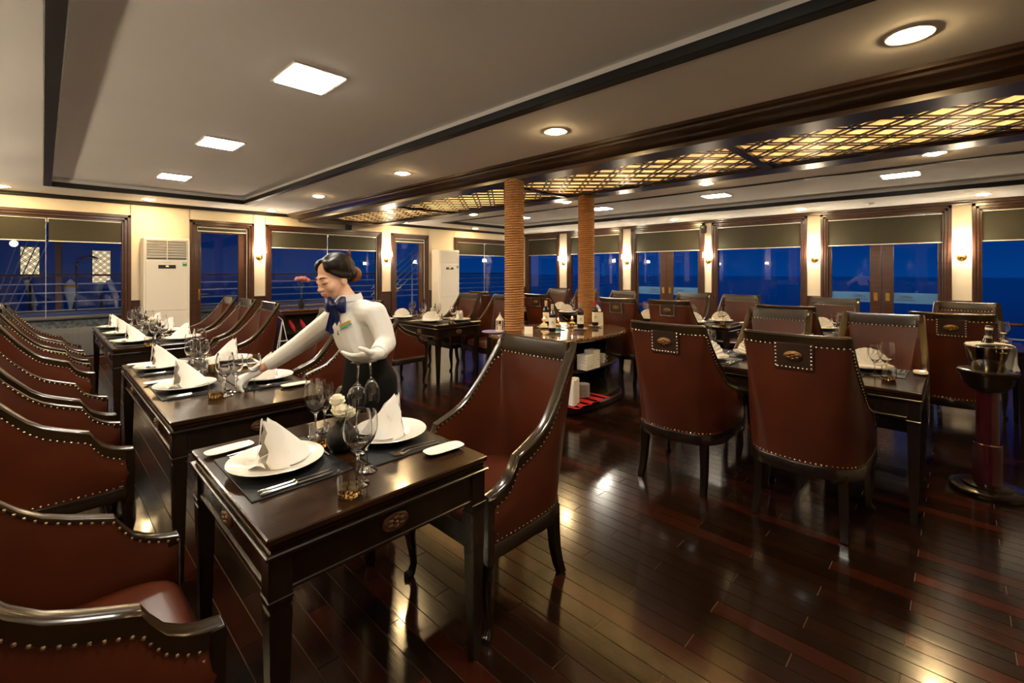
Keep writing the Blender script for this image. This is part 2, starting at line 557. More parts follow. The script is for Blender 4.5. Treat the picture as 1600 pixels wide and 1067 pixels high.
# ------------------------------------------------------------------ ceiling beam with lit lattice panels
CX = (BX0 + BX1) / 2
bm_ = MB()
def sweepY(prof, y0, y1):
    bm_.loft([[(x, y0, z) for x, z in prof], [(x, y1, z) for x, z in prof]], True, True)
half = [(BX0, 2.535), (BX0 + .03, 2.525), (BX0 + .035, 2.51), (BX0 + .10, 2.50), (BX0 + .12, 2.485), (BX0 + .20, 2.48), (BX0 + .24, 2.465), (BX0 + .24, 2.43), (BX0 + .50, 2.43), (BX0 + .50, 2.452), (BX0 + .54, 2.452), (BX0 + .54, 2.80), (BX0, 2.80)]
sweepY(half, YB, YW)
sweepY([(2 * CX - x, z) for x, z in half], YB, YW)
beam = struct('ceiling_beam', bm_.mesh('ceiling_beam', 'beam_wood', 30))
DIV = [-3.70, -1.18, 1.34, 3.86, 6.38, 8.90]
for y in DIV:
    d = MB(); d.cbox(BX0 + .5, BX1 - .5, y - .04, y + .04, 2.436, 2.60, .006)
    link('cross_bar', d.mesh('cross_bar', 'beam_wood', 0), beam)
d = MB(); d.box(BX0 + .5, BX1 - .5, 8.94, YW, 2.436, 2.6)
link('end_board', d.mesh('end_board', 'beam_wood', 0), beam)
# light box walls are white inside, with lamps above the lattice
lb = MB(); lb.box(BX0 + .52, BX1 - .52, YB, YW, 2.765, 2.795)
link('light_box_lining', lb.mesh('light_box_lining', 'linen', 0), beam)
x0, x1 = BX0 + .54, BX1 - .54
def clip_bar(mb, p, q, w, z0, z1):
    """flat bar from p to q (2-d) of width w"""
    dx, dy = q[0] - p[0], q[1] - p[1]; L = math.hypot(dx, dy)
    if L < .03: return
    nx, ny = -dy / L * w / 2, dx / L * w / 2
    mb.prism([(p[0] + nx, p[1] + ny), (p[0] - nx, p[1] - ny), (q[0] - nx, q[1] - ny), (q[0] + nx, q[1] + ny)], z0, z1)
def lattice(mb, x0, x1, y0, y1, P, gap, w, z0, z1):
    for sgn in (1, -1):
        k = -60
        while k < 200:
            for o in (-gap / 2, gap / 2):
                # line  (x - x0) * sgn + (y - y0) * s = c
                c = k * P + o * 1.41
                pts = []
                for X in (x0, x1):
                    Y = y0 + c - sgn * (X - x0)
                    if y0 <= Y <= y1: pts.append((X, Y))
                for Y in (y0, y1):
                    X = x0 + sgn * (c - (Y - y0))
                    if x0 < X < x1: pts.append((X, Y))
                if len(pts) >= 2: clip_bar(mb, pts[0], pts[1], w, z0 + (0.002 if sgn > 0 else 0), z1)
            k += 1
for i in range(len(DIV) - 1):
    ya, yb = DIV[i] + .04, DIV[i + 1] - .04
    m = MB(); lattice(m, x0, x1, ya, yb, (yb - ya) / 8.0, 0.060, 0.020, 2.454, 2.464)
    g = MB(); g.box(x0, x1, ya, yb, 2.4665, 2.4695)
    link('diffuser', g.mesh('diffuser', 'acrylic', 0), beam)
    link('lattice_panel', m.mesh('lattice_panel', 'dark_wood', 0), beam)
bu = MB(); bu.lathe([(0, -.016), (.05, -.014), (.058, 0), (.05, .012), (0, .014)], 12)
bulb_me = bu.mesh('lamp', 'bulb_warm')
y = -3.3
while y < 8.8:
    link('lamp', bulb_me, beam, (CX, y, 2.60))
    y += 0.84

# ------------------------------------------------------------------ walls, windows and doors
wcount = [0, 0]
GLASS_Y = 0.055
def wall_frame(side):
    if side == 'far': return dict(loc=(0, YW, 0), rz=0.0)
    if side == 'right': return dict(loc=(XW, 0, 0), rz=R(-90))     # u = -Y
    return dict(loc=(XL, 0, 0), rz=R(90))                          # u = +Y
def architrave(mb, u0, u1, zt, z0=0.0):
    """stepped dark timber surround, outer size u0..u1 x zt"""
    for (w0, w1, ya) in ((0, .045, -.045), (.045, .085, -.03), (.085, .115, -.012)):
        mb.cbox(u0 + w0, u0 + w1, ya, .10, z0, zt - w0, .004); mb.cbox(u1 - w1, u1 - w0, ya, .10, z0, zt - w0, .004)
        mb.cbox(u0 + w0, u1 - w0, ya, .10, zt - w1, zt - w0, .004)
def make_window(side, u0, u1, zt, mull=()):
    wcount[0] += 1
    F = wall_frame(side)
    mb = MB(); architrave(mb, u0, u1, zt)
    mb.cbox(u0 + .1, u1 - .1, -.03, .10, 0, .11, .004)
    w = struct('window_%d' % wcount[0], mb.mesh('window', 'frame_wood', 0), loc=F['loc'], rz=F['rz'])
    edges = [u0 + .11] + list(mull) + [u1 - .11]
    for a, b in zip(edges[:-1], edges[1:]):
        g = MB(); g.box(a, b, GLASS_Y, GLASS_Y + .004, .10, zt - .10)
        link('pane', g.mesh('pane', 'window_glass', 0), w)
    for u in mull:
        g = MB(); g.cbox(u - .02, u + .02, .03, .09, .1, zt - .1, .004)
        link('mullion', g.mesh('mullion', 'frame_wood', 0), w)
    return w
open_me = text_mesh('OPEN', 0.068, 'ink')
def make_door(side, u0, u1, zt, leaves, band=True, handle='plate'):
    wcount[1] += 1
    F = wall_frame(side)
    mb = MB(); architrave(mb, u0, u1, zt)
    d = struct('door_%d' % wcount[1], mb.mesh('door', 'frame_wood', 0), loc=F['loc'], rz=F['rz'])
    a, b = u0 + .115, u1 - .115
    L = (b - a) / leaves
    for i in range(leaves):
        p, q = a + L * i + .003, a + L * (i + 1) - .003
        st_in = .16 if leaves == 2 else .10
        s0, s1 = (.05, st_in) if i == 0 else (st_in, .05)
        if leaves == 1: s0, s1 = .06, .13
        m = MB()
        m.cbox(p, p + s0, .03, .075, .01, zt - .118, .004); m.cbox(q - s1, q, .03, .075, .01, zt - .118, .004)
        m.cbox(p + s0, q - s1, .03, .075, .01, .20, .004); m.cbox(p + s0, q - s1, .03, .075, zt - .22, zt - .118, .004)
        leaf = link('door_leaf', m.mesh('door_leaf', 'frame_wood', 0), d)
        g = MB(); g.box(p + s0 - .005, q - s1 + .005, GLASS_Y, GLASS_Y + .004, .195, zt - .215)
        link('pane', g.mesh('pane', 'window_glass', 0), leaf)
        if band:
            g = MB(); g.box(p + s0, q - s1, GLASS_Y - .004, GLASS_Y - .001, .88, 1.06)
            link('frosted_band', g.mesh('frosted_band', 'frosted_skylit', 0), leaf)
            um = (q - s1 - .16) if i == 0 else (p + s0 + .16)
            link('lettering', open_me, leaf, (um, GLASS_Y - .006, .985), rot=(R(90), 0, 0))
            g = MB(); g.box(um - .13, um + .13, GLASS_Y - .006, GLASS_Y - .0045, .928, .938)
            link('underline', g.mesh('underline', 'ink', 0), leaf)
        g = MB()
        if handle == 'plate':
            uh = (q - s1 / 2) if i == 0 else (p + s0 / 2)
            g.cbox(uh - .028, uh + .028, .022, .031, .91, 1.05, .003)
        else:
            uh = p + s0 / 2
            g.cbox(uh - .016, uh + .016, .022, .031, .92, 1.12, .003)
            g.tube([(uh, .028, 1.03), (uh, -.02, 1.03), (uh + .12, -.024, 1.03)], .009, 8)
        link('handle', g.mesh('handle', 'brass'), leaf)
    return d
n_blind = [0]
def make_blind(side, u0, u1, z_top, z_bot, label):
    F = wall_frame(side)
    e = link('roller_blind', None, None, F['loc'], F['rz'], None, label, 'blind', 'roller blinds')
    m = MB(); m.cbox(u0, u1, .0, .045, z_top - .014, z_top, .003); m.cbox(u0, u0 + .012, .004, .04, z_top - .06, z_top, .003); m.cbox(u1 - .012, u1, .004, .04, z_top - .06, z_top, .003)
    link('head_rail', m.mesh('head_rail', 'silver_bar', 0), e)
    m = MB(); m.tube([(u0 + .012, .022, z_top - .034), (u1 - .012, .022, z_top - .034)], .017, 12)
    link('roller_tube', m.mesh('roller_tube', 'blind_cloth'), e)
    m = MB(); m.box(u0 + .014, u1 - .014, .005, .007, z_bot, z_top - .03)
    link('cloth', m.mesh('cloth', 'blind_cloth', 0), e)
    m = MB(); m.cbox(u0 + .01, u1 - .01, 0, .014, z_bot - .016, z_bot, .003)
    link('bottom_bar', m.mesh('bottom_bar', 'silver_bar', 0), e)
    m = MB(); m.tube([(u1 - .006, -.005, z_top - .03), (u1 - .006, -.005, .75)], .003, 6); m.tube([(u1 - .006, .010, z_top - .03), (u1 - .006, .010, .75)], .003, 6)
    link('pull_chain', m.mesh('pull_chain', 'silver_bar'), e)

# far wall -------------------------------------------------------
FZ = 2.33
far_open = [(-.91, .99), (1.77, 2.78), (2.98, 5.45), (5.70, 6.75), (7.58, 9.75)]
wf = MB()
prev = XL - .2
for a, b in far_open:
    wf.box(prev, a + .01, YW, YW + .14, 0, ZS + .05); wf.box(a, b, YW, YW + .14, FZ - .01, ZS + .05); prev = b - .01
wf.box(prev, XW + .2, YW, YW + .14, 0, ZS + .05)
struct('wall_far', wf.mesh('wall_far', 'cream_wall', 0))
bb = MB()
prev = XL
for a, b in far_open + [(XW, XW)]:
    if a - prev > .05:
        bb.cbox(prev, a, YW - .022, YW, 0, .93, .004); bb.cbox(prev, a, YW - .035, YW, .93, .965, .006)
        if a - prev > .3: bb.cbox(prev + .06, a - .06, YW - .03, YW, .12, .86, .01)
    prev = b
struct('trim_6', bb.mesh('wainscot', 'frame_wood', 0))
make_window('far', *far_open[0], FZ)
make_door('far', *far_open[1], FZ, 1, False, 'lever')
make_window('far', *far_open[2], FZ)
make_door('far', *far_open[3], FZ, 1, False, 'lever')
make_window('far', *far_open[4], FZ)
make_blind('far', -.81, .035, 2.215, 1.885, 'olive roller blind at the far window edge, outer half by the picture border')
make_blind('far', .045, .885, 2.215, 1.885, 'olive roller blind half over far window beside the louvred air conditioner')
make_blind('far', 1.88, 2.67, 2.215, 2.15, 'rolled up blind above the narrow glass door beside the air conditioner')
make_blind('far', 3.09, 4.20, 2.215, 1.90, 'olive roller blind behind the waitress, half next to lit wall lamp')
make_blind('far', 4.21, 5.34, 2.215, 1.90, 'olive roller blind above the waitress, half under the ceiling beam end')
make_blind('far', 5.81, 6.64, 2.215, 2.15, 'rolled up blind above the narrow door showing the stair rail')
make_blind('far', 7.69, 8.66, 2.215, 1.88, 'olive roller blind just beside the plain white air conditioner')
make_blind('far', 8.67, 9.64, 2.215, 1.88, 'olive roller blind in the room corner behind the front rope column')

# right and left walls -------------------------------------------
RZ_ = 2.50
bays = [(-3.9, -2.10, 'D'), (-1.90, -.14, 'W'), (.09, 1.88, 'D'), (2.10, 3.90, 'W'), (4.06, 5.88, 'D'), (6.12, 7.88, 'W'), (8.16, 9.47, 'W')]
blind_names = {0: None, 1: 'olive roller blind at the picture border beside the nearest wall lamp',
               2: 'olive roller blind over the double doors nearest the camera', 3: 'olive roller blind in the wide window between the two pairs of double doors',
               4: 'olive roller blind over the double doors behind the loudspeaker', 5: 'olive roller blind behind the rear rope column', 6: 'olive roller blind on side wall between the two rope columns'}
for side in ('right', 'left'):
    wr = MB(); prev = YB
    xs = (XW, XW + .14) if side == 'right' else (XL - .14, XL)
    for a, b, k in bays:
        wr.box(*xs, prev, a + .01, 0, ZS + .05); wr.box(*xs, a, b, RZ_ - .01, ZS + .05); prev = b - .01
    wr.box(*xs, prev, YW + .1, 0, ZS + .05)
    struct('wall_' + side, wr.mesh('wall_' + side, 'cream_wall', 0))
    wc = MB(); prev = YB
    for a, b, k in bays + [(YW, YW, '')]:
        xi = XW if side == 'right' else XL
        sg = -1 if side == 'right' else 1
        if a - prev > .05:
            wc.cbox(xi, xi + sg * .022, prev, a, 0, .93, .004); wc.cbox(xi, xi + sg * .035, prev, a, .93, .965, .006)
        prev = b
    n = 7 if side == 'right' else 8
    struct('trim_%d' % n, wc.mesh('wainscot', 'frame_wood', 0))
    for i, (a, b, k) in enumerate(bays):
        u = (-b, -a) if side == 'right' else (a, b)
        if k == 'D': make_door(side, *u, RZ_, 2)
        else: make_window(side, *u, RZ_)
        if side == 'right' and blind_names[i]:
            make_blind(side, u[0] + .10, u[1] - .10, 2.385, 1.915, blind_names[i])
wb = MB(); wb.box(XL - .1, XW + .1, YB - .14, YB, 0, ZS + .05)
struct('wall_back', wb.mesh('wall_back', 'cream_wall', 0))

# ------------------------------------------------------------------ lamps
fr = MB()
for (a, b, c, d_) in ((-.17, -.15, -.2, .2), (.15, .17, -.2, .2), (-.15, .15, -.2, -.18), (-.15, .15, .18, .2)):
    fr.cbox(a, b, c, d_, -.008, .004, .002)
led_frame = fr.mesh('frame', 'white_plastic', 0)
pn = MB(); pn.cbox(-.15, .15, -.18, .18, -.012, .002, .004)
led_pane = pn.mesh('diffuser', 'led_white', 0)
led_kit = Kit().part('frame', led_frame).part('diffuser', led_pane)
led_where = {2.97: 'largest and nearest', 5.07: 'middle', 7.28: 'farthest'}
for y in (.83, 2.97, 5.07, 7.28):
    led_kit.place('light_panel', 'square white light panel in the near ceiling recess, %s of the row' % led_where.get(y, 'behind the camera'), 'light', (1.19, y, ZT - .002), 0, 'light panels in the near recess')
led_where2 = {.54: 'nearest the picture border', 2.82: 'above the wide window', 5.02: 'beside the rear rope column', 7.2: 'farthest, behind the front rope column'}
for y in (.54, 2.82, 5.02, 7.2):
    led_kit.place('light_panel', 'square white light panel in window side ceiling recess, %s' % led_where2.get(y, 'out of the picture'), 'light', (7.62, y, ZT - .002), 0, 'light panels in the window side recess')
dr = MB(); dr.lathe([(.074, .002), (.074, -.004), (.092, -.007), (.096, -.002), (.096, .002)], 20)
rim_me = dr.mesh('rim', 'white_plastic')
dp = MB(); dp.lathe([(0, -.024), (.030, -.021), (.054, -.013), (.068, -.004), (.070, 0)], 20)
lens_me = dp.mesh('lens', 'lamp_warm')
down_kit = Kit().part('rim', rim_me).part('lens', lens_me)
downs = [(2.89, .17, 'nearest and brightest, beside the ceiling beam'), (2.89, 2.33, 'second along the ceiling beam from the camera'), (2.89, 4.58, 'third along the ceiling beam from the camera'), (2.89, 6.88, 'fourth along the ceiling beam, towards its far end'),
         (5.95, .17, 'hidden behind the beam, near end'), (5.95, 2.33, 'hidden behind the beam, second'), (5.95, 4.58, 'hidden behind the beam, third'), (5.95, 6.88, 'hidden behind the beam, fourth'),
         (1.15, 9.07, 'above the louvred air conditioner'), (2.96, 9.14, 'above the lamp between narrow door and waitress window'), (-.39, 9.05, 'at the picture border by the far wall'), (5.8, 9.1, 'hidden behind the far end of the beam'), (7.95, 9.12, 'above the plain air conditioner'),
         (9.6, -.24, 'over the picture border window'), (9.6, 2.05, 'between the doors and the wide window'), (9.6, 4.45, 'above the loudspeaker pier'), (9.6, 6.7, 'by the rear rope column'),
         (-.8, -.24, 'over the camera wall, near'), (-.8, 2.05, 'over the camera wall, second'), (-.8, 4.45, 'over the camera wall, third'), (-.8, 6.7, 'over the camera wall, fourth')]
for x, y, w in downs:
    down_kit.place('downlight', 'round recessed ceiling lamp ' + w, 'light', (x, y, ZS), 0, 'recessed downlights')

# wall sconce: local frame, wall plane y=0, room towards -y
sp = MB(); sp.lathe([(0, 0), (.062, 0), (.066, .006), (.060, .014), (.045, .016), (.040, .022), (.022, .026), (0, .028)], 24, M=Matrix.Rotation(R(90), 4, 'X'))
plate_me = sp.mesh('backplate', 'brass')
sa = MB()
sa.tube([(0, -.02, 0), (0, -.07, -.014), (0, -.135, -.006), (0, -.155, .03), (0, -.155, .07)], .0065, 8)
sa.lathe([(.010, 0), (.024, .005), (.026, .012), (.012, .018), (0.010, .03)], 12, c=(0, -.155, .05))
sa.tube([(0, -.075, -.008), (0, -.075, -.10)], [.004, .006], 8); sa.ball((0, -.075, -.105), .008, 8, 6)
arm_me = sa.mesh('arm', 'brass')
sh = MB(); sh.lathe([(.066, .085), (.052, .185), (.050, .185), (.064, .085)], 24, c=(0, -.155, 0))
shade_me = sh.mesh('lamp_shade', 'shade_warm')
bl = MB(); bl.ball((0, -.155, .125), .02, 10, 8, sc=(1, 1, 1.4))
sc_bulb = bl.mesh('bulb', 'bulb_warm')
sconce_kit = Kit().part('backplate', plate_me).part('arm', arm_me).part('lamp_shade', shade_me)
for y, w in ((-.025, 'nearest, between the picture border window and the double doors'), (1.98, 'second from the picture border, between doors and wide window'), (3.98, 'under the small loudspeaker'), (6.0, 'just past the rear rope column'), (8.02, 'between the two rope columns')):
    sconce_kit.place('wall_sconce', 'brass wall lamp with pale shade, ' + w, 'lamp', (XW, y, 1.66), R(-90), 'wall sconces')
for x, w in ((2.88, 'between narrow door and the window behind the waitress'), (5.575, 'beside the narrow door with the stair rail')):
    sconce_kit.place('wall_sconce', 'brass wall lamp with pale shade, ' + w, 'lamp', (x, YW, 1.70), 0, 'wall sconces')
for y, w in ((1.98, 'third'), (3.98, 'fourth'), (6.0, 'fifth'), (8.02, 'sixth')):
    sconce_kit.place('wall_sconce', 'brass wall lamp on the wall beside the camera, %s along' % w, 'lamp', (XL, y, 1.66), R(90), 'wall sconces')
# ------------------------------------------------------------------ the armchair
# local frame: origin on the floor, facing +x
SIDE = [(.290, .290, .565), (.249, .293, .574), (.212, .295, .588), (.178, .295, .610), (.150, .295, .648), (.132, .295, .680), (.084, .294, .697), (.035, .292, .715),
        (-.018, .290, .740), (-.062, .288, .775), (-.105, .285, .818), (-.142, .281, .866), (-.174, .276, .918), (-.203, .270, .972), (-.230, .264, 1.025), (-.250, .260, 1.068),
        (-.259, .2575, 1.092), (-.266, .249, 1.093), (-.270, .235, 1.092), (-.273, .20, 1.090), (-.275, .14, 1.088), (-.276, .07, 1.087), (-.277, 0.0, 1.0865)]
LO = {10: (-.090, .283), 11: (-.125, .274), 12: (-.155, .262), 13: (-.182, .246), 14: (-.205, .226), 15: (-.224, .204), 16: (-.238, .182), 17: (-.248, .160), 18: (-.256, .136), 19: (-.264, .105), 20: (-.271, .070), 21: (-.275, .035), 22: (-.277, 0)}
ST = SIDE + [(x, -y, z) for x, y, z in SIDE[-2::-1]]
NST = len(ST)
def plan_xy(i, z):
    x, y, zt = ST[i]
    j = i if i < len(SIDE) else NST - 1 - i
    if j in LO:
        t = max(0.0, min(1.0, (z - .385) / .62)) ** 1.3
        lx, ly = LO[j]
        if i >= len(SIDE): ly = -ly
        x, y = lx + (x - lx) * t, ly + (y - ly) * t
    return x, y
def chair_pt(i, z, inset=0.0):
    x, y = plan_xy(i, z)
    a = plan_xy(max(i - 1, 0), z); b = plan_xy(min(i + 1, NST - 1), z)
    tx, ty = b[0] - a[0], b[1] - a[1]; L = math.hypot(tx, ty) or 1
    nx, ny = ty / L, -tx / L          # outwards on this winding
    if nx * x + ny * y < 0 and abs(nx) > .2: nx, ny = -nx, -ny
    if i in (0, NST - 1): nx, ny = 0, (1 if y > 0 else -1)
    wgt = max(0.0, min(1.0, (0.05 - x) / .33)) ** 1.3
    rake = -0.055 * wgt * max(0, (z - .385)) / .7
    return (x - nx * inset + rake, y - ny * inset, z)
def build_chair():
    k = Kit()
    rail_h = [0.052 if abs(ST[i][0]) < .24 or ST[i][0] > 0 else 0.058 for i in range(NST)]
    # outer leather
    rings = []
    m = MB(); 
    rows = 9
    for i in range(NST):
        zt = ST[i][2] - rail_h[i]
        rings.append([chair_pt(i, .375 + (zt - .375) * t / (rows - 1), 0.004 - 0.010 * math.sin(math.pi * t / (rows - 1))) for t in range(rows)])
    m.loft(rings, False, False)
    outer = m.mesh('outer_leather', 'leather', 60)
    # inner leather
    m = MB(); rings = []
    for i in range(NST):
        drop = 0.018 if ST[i][0] > -.20 else 0.018 + .075 * min(1, (-.20 - ST[i][0]) / .05)
        zt = ST[i][2] - drop
        rings.append([chair_pt(i, .40 + (zt - .40) * t / (rows - 1), 0.040 + 0.012 * math.sin(math.pi * min(1, t / (rows - 1.0)))) for t in range(rows)])
    m.loft(rings, False, False)
    inner = m.mesh('inner_leather', 'leather', 60)
    # top rail: timber band that follows the wing line
    m = MB(); rings = []
    for i in range(NST):
        zt = ST[i][2]; drop = 0.020 if ST[i][0] > -.20 else 0.020 + .075 * min(1, (-.20 - ST[i][0]) / .05)
        rings.append([chair_pt(i, zt - rail_h[i] - .004, -.001), chair_pt(i, zt - .010, -.004), chair_pt(i, zt - .002, .002), chair_pt(i, zt, .010), chair_pt(i, zt, .034),
                      chair_pt(i, zt - .003, .042), chair_pt(i, zt - .012, .044), chair_pt(i, zt - drop, .042), chair_pt(i, zt - drop, .020), chair_pt(i, zt - rail_h[i] - .004, .020)])
    m.loft(rings, True, True)
    rail = m.mesh('top_rail', 'rail_wood', 40)
    # seat rail (bottom timber) round the back and across the front
    m = MB(); rings = []
    for i in range(NST):
        b = .318 if abs(ST[i][1]) > .2 and ST[i][0] > 0 else .312
        rings.append([chair_pt(i, b, -.002), chair_pt(i, .372, -.004), chair_pt(i, .378, 0), chair_pt(i, .378, .04), chair_pt(i, b, .04)])
    m.loft(rings, True, True)
    m.cbox(.245, .292, -.26, .26, .315, .405, .006)
    seat_rail = m.mesh('seat_rail', 'leg_wood', 40)
    # front posts
    m = MB()
    for s in (-1, 1):
        y0, y1 = sorted((s * .247, s * .296))
        m.cbox(.256, .296, y0, y1, .30, .562, .004)
    posts = [None, None]
    for q, s in enumerate((-1, 1)):
        mm = MB(); y0, y1 = sorted((s * .247, s * .297)); mm.cbox(.262, .297, y0, y1, .30, .560, .004)
        posts[q] = mm.mesh('front_post', 'leg_wood', 0)
    # seat cushion
    m = MB(); rings = []
    NS = 28
    def plan(t, ins):
        a = 2 * math.pi * t / NS
        ca, sa = math.cos(a), math.sin(a)
        e = 0.42
        x = .012 + (.272 - ins) * math.copysign(abs(ca) ** e, ca)
        y = (.246 - ins) * math.copysign(abs(sa) ** e, sa)
        if x < 0: y *= 1 - .28 * (x / .26) ** 2
        return x, y
    for z, ins in ((.385, 0), (.43, -.004), (.455, .004), (.468, .022), (.476, .06), (.481, .12), (.483, .2)):
        rings.append([(*plan(t, ins), z) for t in range(NS)])
    m.loft(rings, True, True)
    seat = m.mesh('seat', 'leather', 60)
    # legs
    legs = []
    for s in (-1, 1):
        m = MB()
        pts = [(.268, s * .262, .34), (.276, s * .264, .27), (.279, s * .266, .20), (.268, s * .262, .12), (.262, s * .26, .06), (.272, s * .264, .022), (.285, s * .268, .012), (.288, s * .268, 0)]
        m.tube(pts, [.026, .029, .026, .020, .016, .019, .025, .020], 8, up=(1, 0, 0))
        legs.append(m.mesh('leg', 'leg_wood', 50))
        m = MB()
        pts = [(-.195, s * .205, .34), (-.198, s * .207, .24), (-.205, s * .21, .14), (-.222, s * .214, .06), (-.245, s * .218, 0)]
        m.tube(pts, [.0235, .022, .020, .0185, .017], 4, up=(1, 0, 0), square=True)
        legs.append(m.mesh('leg', 'leg_wood', 30))
    # nails
    m = MB()
    def nail(p, n, r=.0050):
        n = Vector(n).normalized()
        a = n.cross(Vector((0, 0, 1)))
        if a.length < .1: a = n.cross(Vector((1, 0, 0)))
        a.normalize(); b = n.cross(a); p = Vector(p)
        ring = [tuple(p + (a * math.cos(q * math.pi / 3) + b * math.sin(q * math.pi / 3)) * r) for q in range(6)]
        o = len(m.v)
        m.add(ring + [tuple(p + n * .0038)], [(q, (q + 1) % 6, 6) for q in range(6)])
    def nail_line(pts, norms, step):
        acc = 0.0; last = None
        for j in range(len(pts) - 1):
            a, b = Vector(pts[j]), Vector(pts[j + 1]); L = (b - a).length
            if L < 1e-6: continue
            while acc <= L:
                t = acc / L
                nail(tuple(a.lerp(b, t)), Vector(norms[j]).lerp(Vector(norms[j + 1]), t)); acc += step
            acc -= L
    def normal(i):
        p, q = Vector(chair_pt(i, .5, 0)), Vector(chair_pt(i, .5, .02)); return (p - q)
    N = [normal(i) for i in range(NST)]
    nail_line([chair_pt(i, ST[i][2] - rail_h[i] - .004, -.002) for i in range(1, NST - 1)], N[1:-1], .0245)
    nail_line([chair_pt(i, .386, -.001) for i in range(1, NST - 1)], N[1:-1], .0245)
    drops = [0.020 if ST[i][0] > -.20 else 0.020 + .075 * min(1, (-.20 - ST[i][0]) / .05) for i in range(NST)]
    nail_line([chair_pt(i, ST[i][2] - drops[i] + .004, .046) for i in range(0, NST)], [-q for q in N], .026)
    for i, z0 in ((1, .386), (NST - 2, .386)):
        nail_line([chair_pt(i, .386, -.002), chair_pt(i, ST[i][2] - rail_h[i] - .006, -.002)], [N[i], N[i]], .027)
    # emblem patch nails on the back
    zt = 1.092
    px = lambda z: chair_pt(NST // 2, z)[0]
    for y0, za, y1, zb in ((-.085, 1.03, -.085, .905), (.085, 1.03, .085, .905), (-.085, .905, .085, .905)):
        nail_line([(px(za) - .012, y0, za), (px(zb) - .012, y1, zb)], [(-1, 0, 0), (-1, 0, 0)], .02)
    nails = m.mesh('nail_studs', 'brass_nail', 80)
    m = MB()
    z0, z1 = .895, 1.036
    a0, a1 = px(z0), px(z1)
    m.add([(a0 - .011, -.095, z0), (a0 - .011, .095, z0), (a1 - .011, .095, z1), (a1 - .011, -.095, z1), (a0 + .01, -.095, z0), (a0 + .01, .095, z0), (a1 + .01, .095, z1), (a1 + .01, -.095, z1)],
          [(0, 3, 2, 1), (4, 5, 6, 7), (0, 1, 5, 4), (1, 2, 6, 5), (2, 3, 7, 6), (3, 0, 4, 7)])
    patch = m.mesh('emblem_patch', 'leather_dark', 0)
    m = MB()
    Rm = Matrix.Translation((px(.968) - .012, 0, .968)) @ Matrix.Rotation(R(-90), 4, 'Y')
    m.lathe([(.046, 0), (.046, .004), (.040, .007), (0, .007)], 20, M=Rm, sx=.62)
    for q in range(6):
        a = q * math.pi / 3
        m.ball((math.cos(a) * .014, math.sin(a) * .024, .007), .010, 8, 6, M=Rm, sc=(.75, 1, .45))
    m.ball((0, 0, .008), .007, 8, 6, M=Rm)
    emb = m.mesh('emblem', 'old_brass', 40)
    k.part('backrest', outer, subs=[('emblem_patch', patch, (0, 0, 0)), ('emblem', emb, (0, 0, 0))], label='studded brown leather shell')
    k.part('back_lining', inner, label='smooth brown leather inner back')
    k.part('top_rail', rail, label='dark polished curved rail')
    k.part('seat_rail', seat_rail)
    k.part('seat', seat)
    for p in posts: k.part('arm_post', p)
    for l in legs: k.part('leg', l)
    k.part('nail_studs', nails, kind='stuff', label='brass nail studs')
    return k
chair_kit = build_chair()
CH = 'studded brown leather armchair '
FACE_P, FACE_N = 0.0, math.pi        # facing +x, facing -x
chairs = [
    (.02, 1.59, FACE_P, 'at front table, cut by the picture corner'),
    (1.48, 1.575, FACE_N, 'drawn up to the front table, its whole side in view'),
    (.02, 3.20, FACE_P, 'on the left of the waitress table, first behind the corner chair'),
    (.02, 3.97, FACE_P, 'on the left of the waitress table, second behind the corner chair'),
    (1.47, 3.14, FACE_N, 'just behind the waitress, facing the table she sets'),
    (1.47, 3.92, FACE_N, 'below the outstretched arm of the waitress'),
    (.02, 5.60, FACE_P, 'first on the left side of the farthest long table'),
    (.02, 6.40, FACE_P, 'middle on the left side of the farthest long table'),
    (.02, 7.17, FACE_P, 'last on the left side of the farthest long table'),
    (1.47, 5.50, FACE_N, 'nearest of three in a row under the first wall lamp'),
    (1.47, 6.30, FACE_N, 'middle of three in a row in front of narrow door'),
    (1.47, 7.10, FACE_N, 'farthest of three in a row in front of narrow door'),
    (3.19, .65, FACE_P, 'with emblem back to camera, nearest on the right'),
    (3.18, 1.385, FACE_P, 'with emblem back to camera, left of the nearest pair'),
    (4.38, 1.18, FACE_N, 'with front lit orange, beyond the table, left of the pair'),
    (4.46, .45, FACE_N, 'with front lit orange, beyond the table, nearer the ice bucket'),
    (5.50, 1.25, FACE_P, 'with dark back, behind the left orange lit chair'),
    (5.50, .05, FACE_P, 'with oval emblem, directly behind the ice bucket stand'),
    (6.81, 1.15, FACE_N, 'by the double doors, facing the camera, behind fan napkin'),
    (6.81, -.05, FACE_N, 'topping the emblem chair behind the ice bucket'),
    (5.50, 2.48, FACE_P, 'with emblem back, centre of the row before the speaker doors'),
    (5.44, 3.14, FACE_P, 'with emblem back, just right of the rear rope column'),
    (6.81, 2.28, FACE_N, 'facing the camera before the wide window'),
    (6.81, 2.98, FACE_N, 'facing the camera below the small loudspeaker'),
    (5.50, 4.55, FACE_P, 'with emblem back, behind the wine bottles'),
    (5.50, 5.86, FACE_P, 'red backed with emblem, left of the front rope column'),
    (6.81, 4.20, FACE_N, 'facing the camera, right of the rear rope column'),
    (6.81, 4.98, FACE_N, 'facing the camera, half hidden by the rear rope column'),
    (6.81, 5.66, FACE_N, 'facing the camera, farthest behind the wine bottles'),
    (3.06, 5.05, FACE_P, 'with orange lit side panel, at the table behind the waitress'),
    (4.45, 4.78, FACE_N, 'facing camera beside the white lantern'),
    (4.38, 5.5, FACE_N, 'facing camera in front of the plain air conditioner'),
]
for x, y, rz, lab in chairs:
    chair_kit.place('armchair', CH + lab, 'chair', (x, y, 0), rz, 'leather armchairs')
